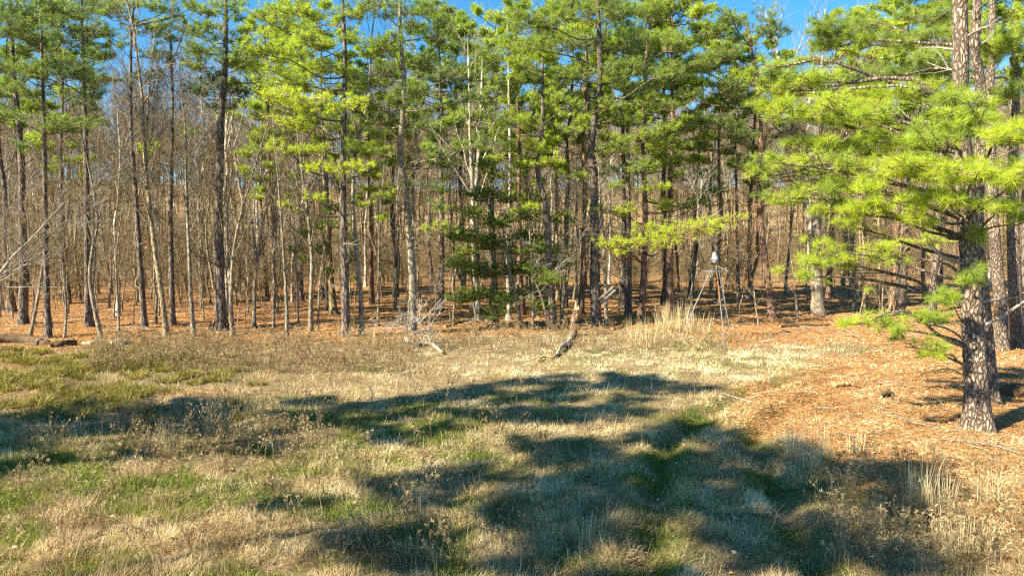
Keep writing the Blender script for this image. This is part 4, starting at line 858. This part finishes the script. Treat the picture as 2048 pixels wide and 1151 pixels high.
def thicket():
    """brushy undergrowth between the trees: thin stems, twigs and a few hanging leaves"""
    rs = np.random.RandomState(89); src = []
    for i in range(8):
        G = Geo(); m = rs.randint(4, 8); Hh = rs.uniform(2.2, 4.5, m)
        s = np.linspace(0, 1, 4)[None, :, None]; b0 = np.column_stack([rs.normal(0, .45, (m, 2)), np.full(m, -.1)]); ln = rs.normal(0, .22, (m, 1, 3)) * [1, 1, 0] + [0, 0, 1]
        P = b0[:, None] + ln * Hh[:, None, None] * s + rs.normal(0, .06, (m, 4, 3)); R = np.full((m, 4), .022) * np.array([1, .8, .6, .35]); G.tubes(P, R, 3)
        b, br = grow(rs, P, R, 9, .1, .99, 45, .38, .2, 3, .5, .4); G.tubes(b, np.maximum(br, .008), 3)
        c, cr = grow(rs, b, br, 5, .2, .98, 40, .5, .1, 2, .7, .5); G.tubes(c, np.maximum(cr, .007), 3)
        G.leaves(c[rs.randint(0, len(c), 22), -1], .09, rs, 1, .6)
        src.append((np.concatenate(G.V), np.concatenate(G.Q), np.concatenate(G.T), np.concatenate(G.A)))
    Vs, Qs, Ts, As, n = [], [], [], [], 0
    for _ in range(850):
        px = rs.uniform(-150, 2200); y0 = 40 if px < 620 else 49 if px < 1480 else 57
        y = y0 + (105 - y0) * rs.rand(); x = (px - CX) / F * y
        V, Q, T, A = src[rs.randint(8)]; a = rs.rand() * 6.28; sc = rs.uniform(.6, 1.25) * (1 if px < 620 else .85)
        W = V * sc; W = np.column_stack([W[:, 0] * math.cos(a) - W[:, 1] * math.sin(a), W[:, 0] * math.sin(a) + W[:, 1] * math.cos(a), W[:, 2]]) + [x, y, float(H(x, y))]
        Vs.append(W); Qs.append(Q + n); Ts.append(T + n); As.append(A); n += len(W)
    me = mesh_np('undergrowth', np.concatenate(Vs), np.concatenate(Qs), np.concatenate(Ts), [M['far_bark'], M['brown_leaf']], mt=np.ones(sum(map(len, Ts)), int), attrs={'v': np.concatenate(As)})
    tag(link('undergrowth', me), 'tan brown twiggy undergrowth filling the wood behind the first trees', None, None, 'stuff')
thicket()
# pines outside the frame to the left whose long shadows cross the clearing
for i, (x, y, vi, sc, lb) in enumerate([(-14.8, 1.8, 5, 1.0, 'tall clean stemmed pine left of the clearing outside the view'), (-13.9, 0.2, 5, 1.0, 'nearest tall pine left of the clearing outside the view'), 
    (-14.7, 8.3, 4, 1.0, 'pine level with the olive rushes left of the clearing outside the view'), (-20.2, 6.6, 0, .95, 'far left pine outside the view behind the others'), (-23.4, 6.4, 1, .95, 'leafy pine among the far left ones outside the view'), (-25.0, 5.4, 0, .95, 'farthest left pine outside the view')]):
    put(WP[vi], 'pine_tree', (x, y, float(H(x, y))), 1.3 * i, sc, lb, 'pine tree', 'pines beside the clearing')

# ------------------------------------------------------------------ objects
def tube_obj(name, pts, r, mat, parent, sides=8, n=None, cap=True):
    G = Geo(); P = np.asarray(pts, float) if n is None else smooth_path(pts, n)
    R = np.full(len(P), r) if np.isscalar(r) else np.interp(np.linspace(0, 1, len(P)), np.linspace(0, 1, len(r)), r)
    G.tubes(P, R, sides, cap=cap); return link(name, G.mesh(name, [M[mat]]), parent)
def box_geo(c, ax, ay, az):
    c, ax, ay, az = map(np.asarray, (c, ax, ay, az))
    V = np.array([c + sx * ax + sy * ay + sz * az for sx in (-1, 1) for sy in (-1, 1) for sz in (-1, 1)])
    Q = np.array([[0, 1, 3, 2], [4, 6, 7, 5], [0, 4, 5, 1], [2, 3, 7, 6], [0, 2, 6, 4], [1, 5, 7, 3]]); return V, Q
def stand():
    b = np.array(ground_px(1450, 687)); D = b[1]
    root = thing('tripod_stand', tuple(b), 'tall metal tripod hunting stand with a wrapped seat at the edge of the grass', 'hunting stand')
    def W(px, py, d=0): return at_depth(px, py, D + d) - b
    def Gd(px, py): return np.array(ground_px(px, py)) - b
    topA, topB, topC = W(1432, 532, 0.35), W(1436, 532, 0.6), W(1420, 543, 0.6)
    a0, b0, c0 = np.array([0, 0, -.05]), Gd(1461, 664), Gd(1363, 672)
    mid = a0 + (topA - a0) * .55
    tube_obj('leg', [a0, mid], .019, 'steel', root); tube_obj('leg', [mid - [0, 0, 0], topA], .019, 'rust', root)
    tube_obj('leg', [b0, topB], .017, 'steel', root)
    tube_obj('leg', [c0, topC], .019, 'steel', root)
    for i in range(1, 9):
        t = i / 9.5; p = a0 + (topA - a0) * t; q = b0 + (topB - b0) * t
        tube_obj('rung', [p, q], .012, 'steel', root, 6)
    # step pegs that stand out to the right of the rear rail
    for t in (.52, .70):
        q = b0 + (topB - b0) * t; tube_obj('step_peg', [q, q + np.array([-.16, -.10, .0])], .018, 'steel', root, 6)
    hub = (topA + topB) / 2
    tube_obj('cross_brace', [topC, hub + [0, 0, -.05]], .018, 'steel', root)
    # gun rest: a rail ring seen edge on, held by two arms
    rl = W(1406, 541, .3); rr = W(1457, 542, .3); rad = (rr[0] - rl[0]) / 2; ce = (rl + rr) / 2
    an = np.linspace(math.radians(-200), math.radians(20), 18)
    ring = np.column_stack([ce[0] + rad * np.cos(an), ce[1] + rad * .8 * np.sin(an), np.full(18, ce[2])])
    tube_obj('gun_rest', ring, .015, 'steel', root)
    tube_obj('rest_arm', [ring[1], hub], .014, 'steel', root); tube_obj('rest_arm', [ring[-2], hub], .012, 'steel', root)
    tube_obj('footrest_plate', [ce + [-.14, 0, .03], ce + [.02, -.02, .03]], .035, 'steel', root, 6)
    sb = W(1430, 527, .45); st = W(1428, 503, .45)
    tube_obj('seat_post', [hub, sb + [0, 0, .05]], .028, 'rust', root)
    # seat folded up under a crumpled grey cover
    rs = np.random.RandomState(4); n, m = 14, 16; V = []
    for i in range(n):
        t = i / (n - 1); z = sb[2] + (st[2] - sb[2]) * t
        wv = np.interp(t, [0, .12, .35, .7, .9, 1], [.05, .13, .145, .10, .07, .01])
        off = -.03 * t
        for j in range(m):
            a = j * 2 * math.pi / m; k = 1 + .10 * math.sin(3 * a + 5 * t) + rs.normal(0, .05)
            V.append([sb[0] + off + wv * k * math.cos(a), sb[1] + wv * .8 * k * math.sin(a), z + rs.normal(0, .008)])
    Q = [[i * m + j, i * m + (j + 1) % m, (i + 1) * m + (j + 1) % m, (i + 1) * m + j] for i in range(n - 1) for j in range(m)]
    V += [[sb[0], sb[1], sb[2] - .01], [sb[0] - .03, sb[1], st[2] + .005]]; k = n * m
    T = [[k, (j + 1) % m, j] for j in range(m)] + [[k + 1, (n - 1) * m + j, (n - 1) * m + (j + 1) % m] for j in range(m)]
    link('seat_cover', mesh_np('seat_cover', V, Q, T, [M['cover']], smooth=True), root)
    ring2 = [[sb[0] - .01 + .165 * math.cos(a), sb[1] + .135 * math.sin(a), sb[2] + .14 + .02 * math.sin(2 * a)] for a in np.linspace(0, 6.283, 15)]
    tube_obj('strap', ring2, .011, 'cloth', root, 4, cap=False)
stand()
def planks():
    D = ground_px(1193, 652)[1]; D -= 0.35
    a = at_depth(1200, 603, D); c = at_depth(1229, 577, D - .1); b = (a + c) / 2
    root = thing('plank_pair', tuple(b), 'two tilted grey planks nailed between the forked black pine and a thin trunk', 'planks')
    ax = c - a; L = np.linalg.norm(ax); ax = ax / L; up = np.cross(ax, [0, 1, 0]); up /= np.linalg.norm(up); dp = np.cross(up, ax)
    for k, s in enumerate((-.085, .085)):
        V, Q = box_geo(up * s + ax * (.04 * k), ax * L / 2, up * .075, dp * .018)
        link('plank', mesh_np('plank', V, Q, None, [M['plank']]), root)
planks()
def log(name, label, px_list, r, mat, seed, cat='log', lift=0.5, capmat='rotten', group=None, n=22, rough=.10, zoff=None):
    rs = np.random.RandomState(seed); pts = [np.array(ground_px(*p)) for p in px_list]
    rr = np.interp(np.linspace(0, 1, n), np.linspace(0, 1, len(r)), r)
    P = smooth_path(pts, n); P[:, 2] = H(P[:, 0], P[:, 1]) + rr * lift
    P[:, 2] = np.convolve(np.r_[P[0, 2], P[0, 2], P[:, 2], P[-1, 2], P[-1, 2]], np.ones(5) / 5, 'valid')
    base = P[0].copy(); root = thing(name, tuple(base), label, cat, group); P = P - base
    G = Geo(); T = unit(np.gradient(P, axis=0)); u = unit(np.cross(T, [0, 0, 1.0])); w_ = np.cross(u, T); sd = 12; a = np.arange(sd) * 2 * np.pi / sd
    R = rr[:, None] * (1 + rs.normal(0, rough, (n, sd)))
    V = (P[:, None] + R[..., None] * (u[:, None] * np.cos(a)[None, :, None] + w_[:, None] * np.sin(a)[None, :, None])).reshape(-1, 3)
    Q = np.array([[i * sd + j, i * sd + (j + 1) % sd, (i + 1) * sd + (j + 1) % sd, (i + 1) * sd + j] for i in range(n - 1) for j in range(sd)])
    link('bark' if mat != 'rotten' else 'bare_wood', mesh_np('log', V, Q, None, [M[mat]], smooth=True), root)
    for e, s in ((0, -1), (n - 1, 1)):
        c = P[e] + T[e] * s * .04 + rs.normal(0, .01, 3); Vc = np.vstack([V[e * sd:(e + 1) * sd], c]); Tc = [[j, (j + 1) % sd, sd] for j in range(sd)]
        link('broken_end', mesh_np('broken_end', Vc, None, Tc, [M[capmat]]), root)
    return root
log('fallen_log', 'dark log with an orange split end behind the near double pine', [(2000, 783), (2030, 790), (2110, 802)], [.13, .19, .20], 'log_bark', 1, lift=.6)
log('fallen_log', 'mossy brown log lying at the left end of the tree line', [(96, 690), (60, 686), (20, 684), (-30, 686)], [.14, .18, .20, .2], 'log_bark', 2, lift=.7)
log('fallen_log', 'short mossy log lying beside the longer one under the crooked hardwood', [(102, 694), (125, 693), (150, 690)], [.13, .15, .12], 'log_bark', 3, lift=.7)
log('rotten_wood', 'pale tan piece of rotten wood left of the whiter one', [(165, 688), (190, 688), (206, 686)], [.05, .10, .05], 'dead', 4, lift=.7)
log('rotten_wood', 'chunky whitish piece of rotten wood below the pale leaning hardwood', [(222, 688), (240, 689), (262, 686)], [.07, .14, .06], 'dead', 5, lift=.8, rough=.2)
log('fallen_log', 'pale sun bleached log lying before the grey brush heap', [(800, 678), (835, 690), (862, 692), (884, 708)], [.07, .085, .08, .06], 'dead', 6, lift=1.1)
log('fallen_branch', 'thin white stick lying in the shade right of the tripod stand', [(1520, 684), (1535, 683), (1552, 682)], [.02, .03, .02], 'dead', 7, 'branch', lift=1.4)
for i, (a, c, lb) in enumerate([((548, 607), (575, 603), 'pale fallen branch lying in the wood behind the lone sapling'), ((505, 617), (530, 613), 'short pale branch on the pine straw left of the lone sapling'), ((1802, 567), (1826, 571), 'white fallen branch far back right of the oak'), ((890, 655), (945, 640), 'dark fallen branch before the cedar'), ((1340, 665), (1375, 655), 'fallen branch behind the golden grass'), ((742, 640), (790, 636), 'dark fallen branch behind the brush heap'), ((900, 640), (960, 655), 'fallen branch under the left side of the cedar'), ((1225, 660), (1290, 645), 'grey fallen branch at the foot of the brown trunked pine'), ((1560, 655), (1660, 650), 'long thin fallen branch in front of the oak')]):
    log('fallen_branch', lb, [a, ((a[0] + c[0]) / 2, (a[1] + c[1]) / 2 - 1), c], [.05, .05, .03], 'dead' if i in (0, 1, 2, 4) else 'log_bark', 20 + i, 'branch', lift=1.1)
brush('fallen_branch', 'forked dark dead branch lying on pine straw left of the near double pine', 'branch', [(1930, 748), (1900, 737), (1870, 740), (1850, 745)], 95, .7, 5, 'log_bark', 5, 40, (3, 2))
log('rotten_wood', 'crumbled orange wood lying in the pine straw beyond the wheel ruts', [(1668, 772), (1692, 769), (1718, 774)], [.04, .07, .03], 'rotten', 40, lift=.5, rough=.3)
log('rotten_wood', 'dark rotten lump in the pine straw between the crumbled wood and the near double pine', [(1762, 795), (1778, 790), (1792, 796)], [.04, .09, .03], 'log_bark', 41, lift=.5, rough=.3)
def stump():
    x, y, z = ground_px(425, 659); rs = np.random.RandomState(3); root = thing('tree_stump', (x, y, z), 'small dark jagged stump left of the big dark pine', 'stump')
    G = Geo(); n, sd = 7, 14; a = np.arange(sd) * 2 * np.pi / sd; h = .36 + .12 * np.sin(a * 2 + 1) + rs.normal(0, .05, sd)
    V = [[(.17 * (1.35 - .5 * t ** .5)) * math.cos(a[j]) * (1 + rs.normal(0, .05)), (.17 * (1.35 - .5 * t ** .5)) * math.sin(a[j]), -.06 + (h[j] + .06) * t] for t in np.linspace(0, 1, n) for j in range(sd)]
    Q = [[i * sd + j, i * sd + (j + 1) % sd, (i + 1) * sd + (j + 1) % sd, (i + 1) * sd + j] for i in range(n - 1) for j in range(sd)]
    link('bark', mesh_np('stump_bark', V, Q, None, [M['log_bark']], smooth=True), root)
    top = np.array(V[-sd:]); Vc = np.vstack([top * [.99, .99, 1], [0, 0, .30]]); link('broken_top', mesh_np('stump_top', Vc, None, [[j, (j + 1) % sd, sd] for j in range(sd)], [M['rotten']]), root)
stump()
def snag():
    x, y, z = ground_px(1146, 672); b = np.array([x, y, z]); rs = np.random.RandomState(6)
    root = thing('broken_snag', (x, y, z), 'broken splintered orange stub with its trunk lying down towards the grass', 'broken tree')
    G = Geo(); P = smooth_path([b - [0, 0, .1], at_depth(1147, 655, y), at_depth(1150, 635, y), at_depth(1153, 618, y)], 14) - b
    R = np.interp(np.linspace(0, 1, 14), [0, .6, 1], [.15, .15, .14]); trunk_geo(G, P, R, 12, 0, rs, .08, 0)
    link('upright_stub', G.mesh('stub', [M['red_bark']]), root)
    G = Geo(); sd = 12; a = np.arange(sd) * 2 * np.pi / sd; c = P[-1]; c0 = P[8]
    h = np.array([.1, .12, .25, .3, .1, .38, .42, .2, .12, .05, .22, .1]) * .85
    V = [[c0[0] + .145 * math.cos(t), c0[1] + .145 * math.sin(t), c0[2] - .02] for t in a] + [[c[0] + .03 + .135 * math.cos(t), c[1] + .135 * math.sin(t), c[2]] for t in a] + [[c[0] + .04 + .07 * math.cos(t), c[1] + .07 * math.sin(t), c[2] + h[j]] for j, t in enumerate(a)] + [[c[0] + .02, c[1], c[2] + .02]]
    Q = [[k * sd + j, k * sd + (j + 1) % sd, (k + 1) * sd + (j + 1) % sd, (k + 1) * sd + j] for k in (0, 1) for j in range(sd)]
    T = [[2 * sd + j, 2 * sd + (j + 1) % sd, 3 * sd] for j in range(sd)]
    link('splintered_top', mesh_np('splinters', V, Q, T, [M['rotten']]), root)
    pts = [np.array(ground_px(*p)) + [0, 0, hh] for p, hh in (((1147, 668), .15), ((1138, 688), .10), ((1124, 700), .15), ((1114, 712), .08))]
    tube_obj('fallen_trunk', np.array(pts) - b, [.14, .11, .08, .05], 'dead', root, 9, 14)
    pts = [np.array(ground_px(*p)) + [0, 0, hh] for p, hh in (((1114, 712), .08), ((1106, 718), .07), ((1090, 718), .11), ((1073, 725), .06))]
    tube_obj('bare_limb', np.array(pts) - b, [.05, .045, .04, .03], 'rotten', root, 8, 12)
    for s, e in (((1132, 694), (1100, 664)), ((1118, 708), (1128, 676)), ((1110, 716), (1126, 724)), ((1078, 722), (1074, 712)), ((1100, 717), (1112, 706))):
        p = np.array(ground_px(*s)) + [0, 0, .15]; q = at_depth(e[0], e[1], p[1] + .2)
        tube_obj('side_branch', [p - b, (p + q) / 2 - b + rs.normal(0, .05, 3), q - b], [.022, .012], 'dead', root, 5, 8)
snag()
print('tris', sum(len(m.polygons) for m in bpy.data.meshes))
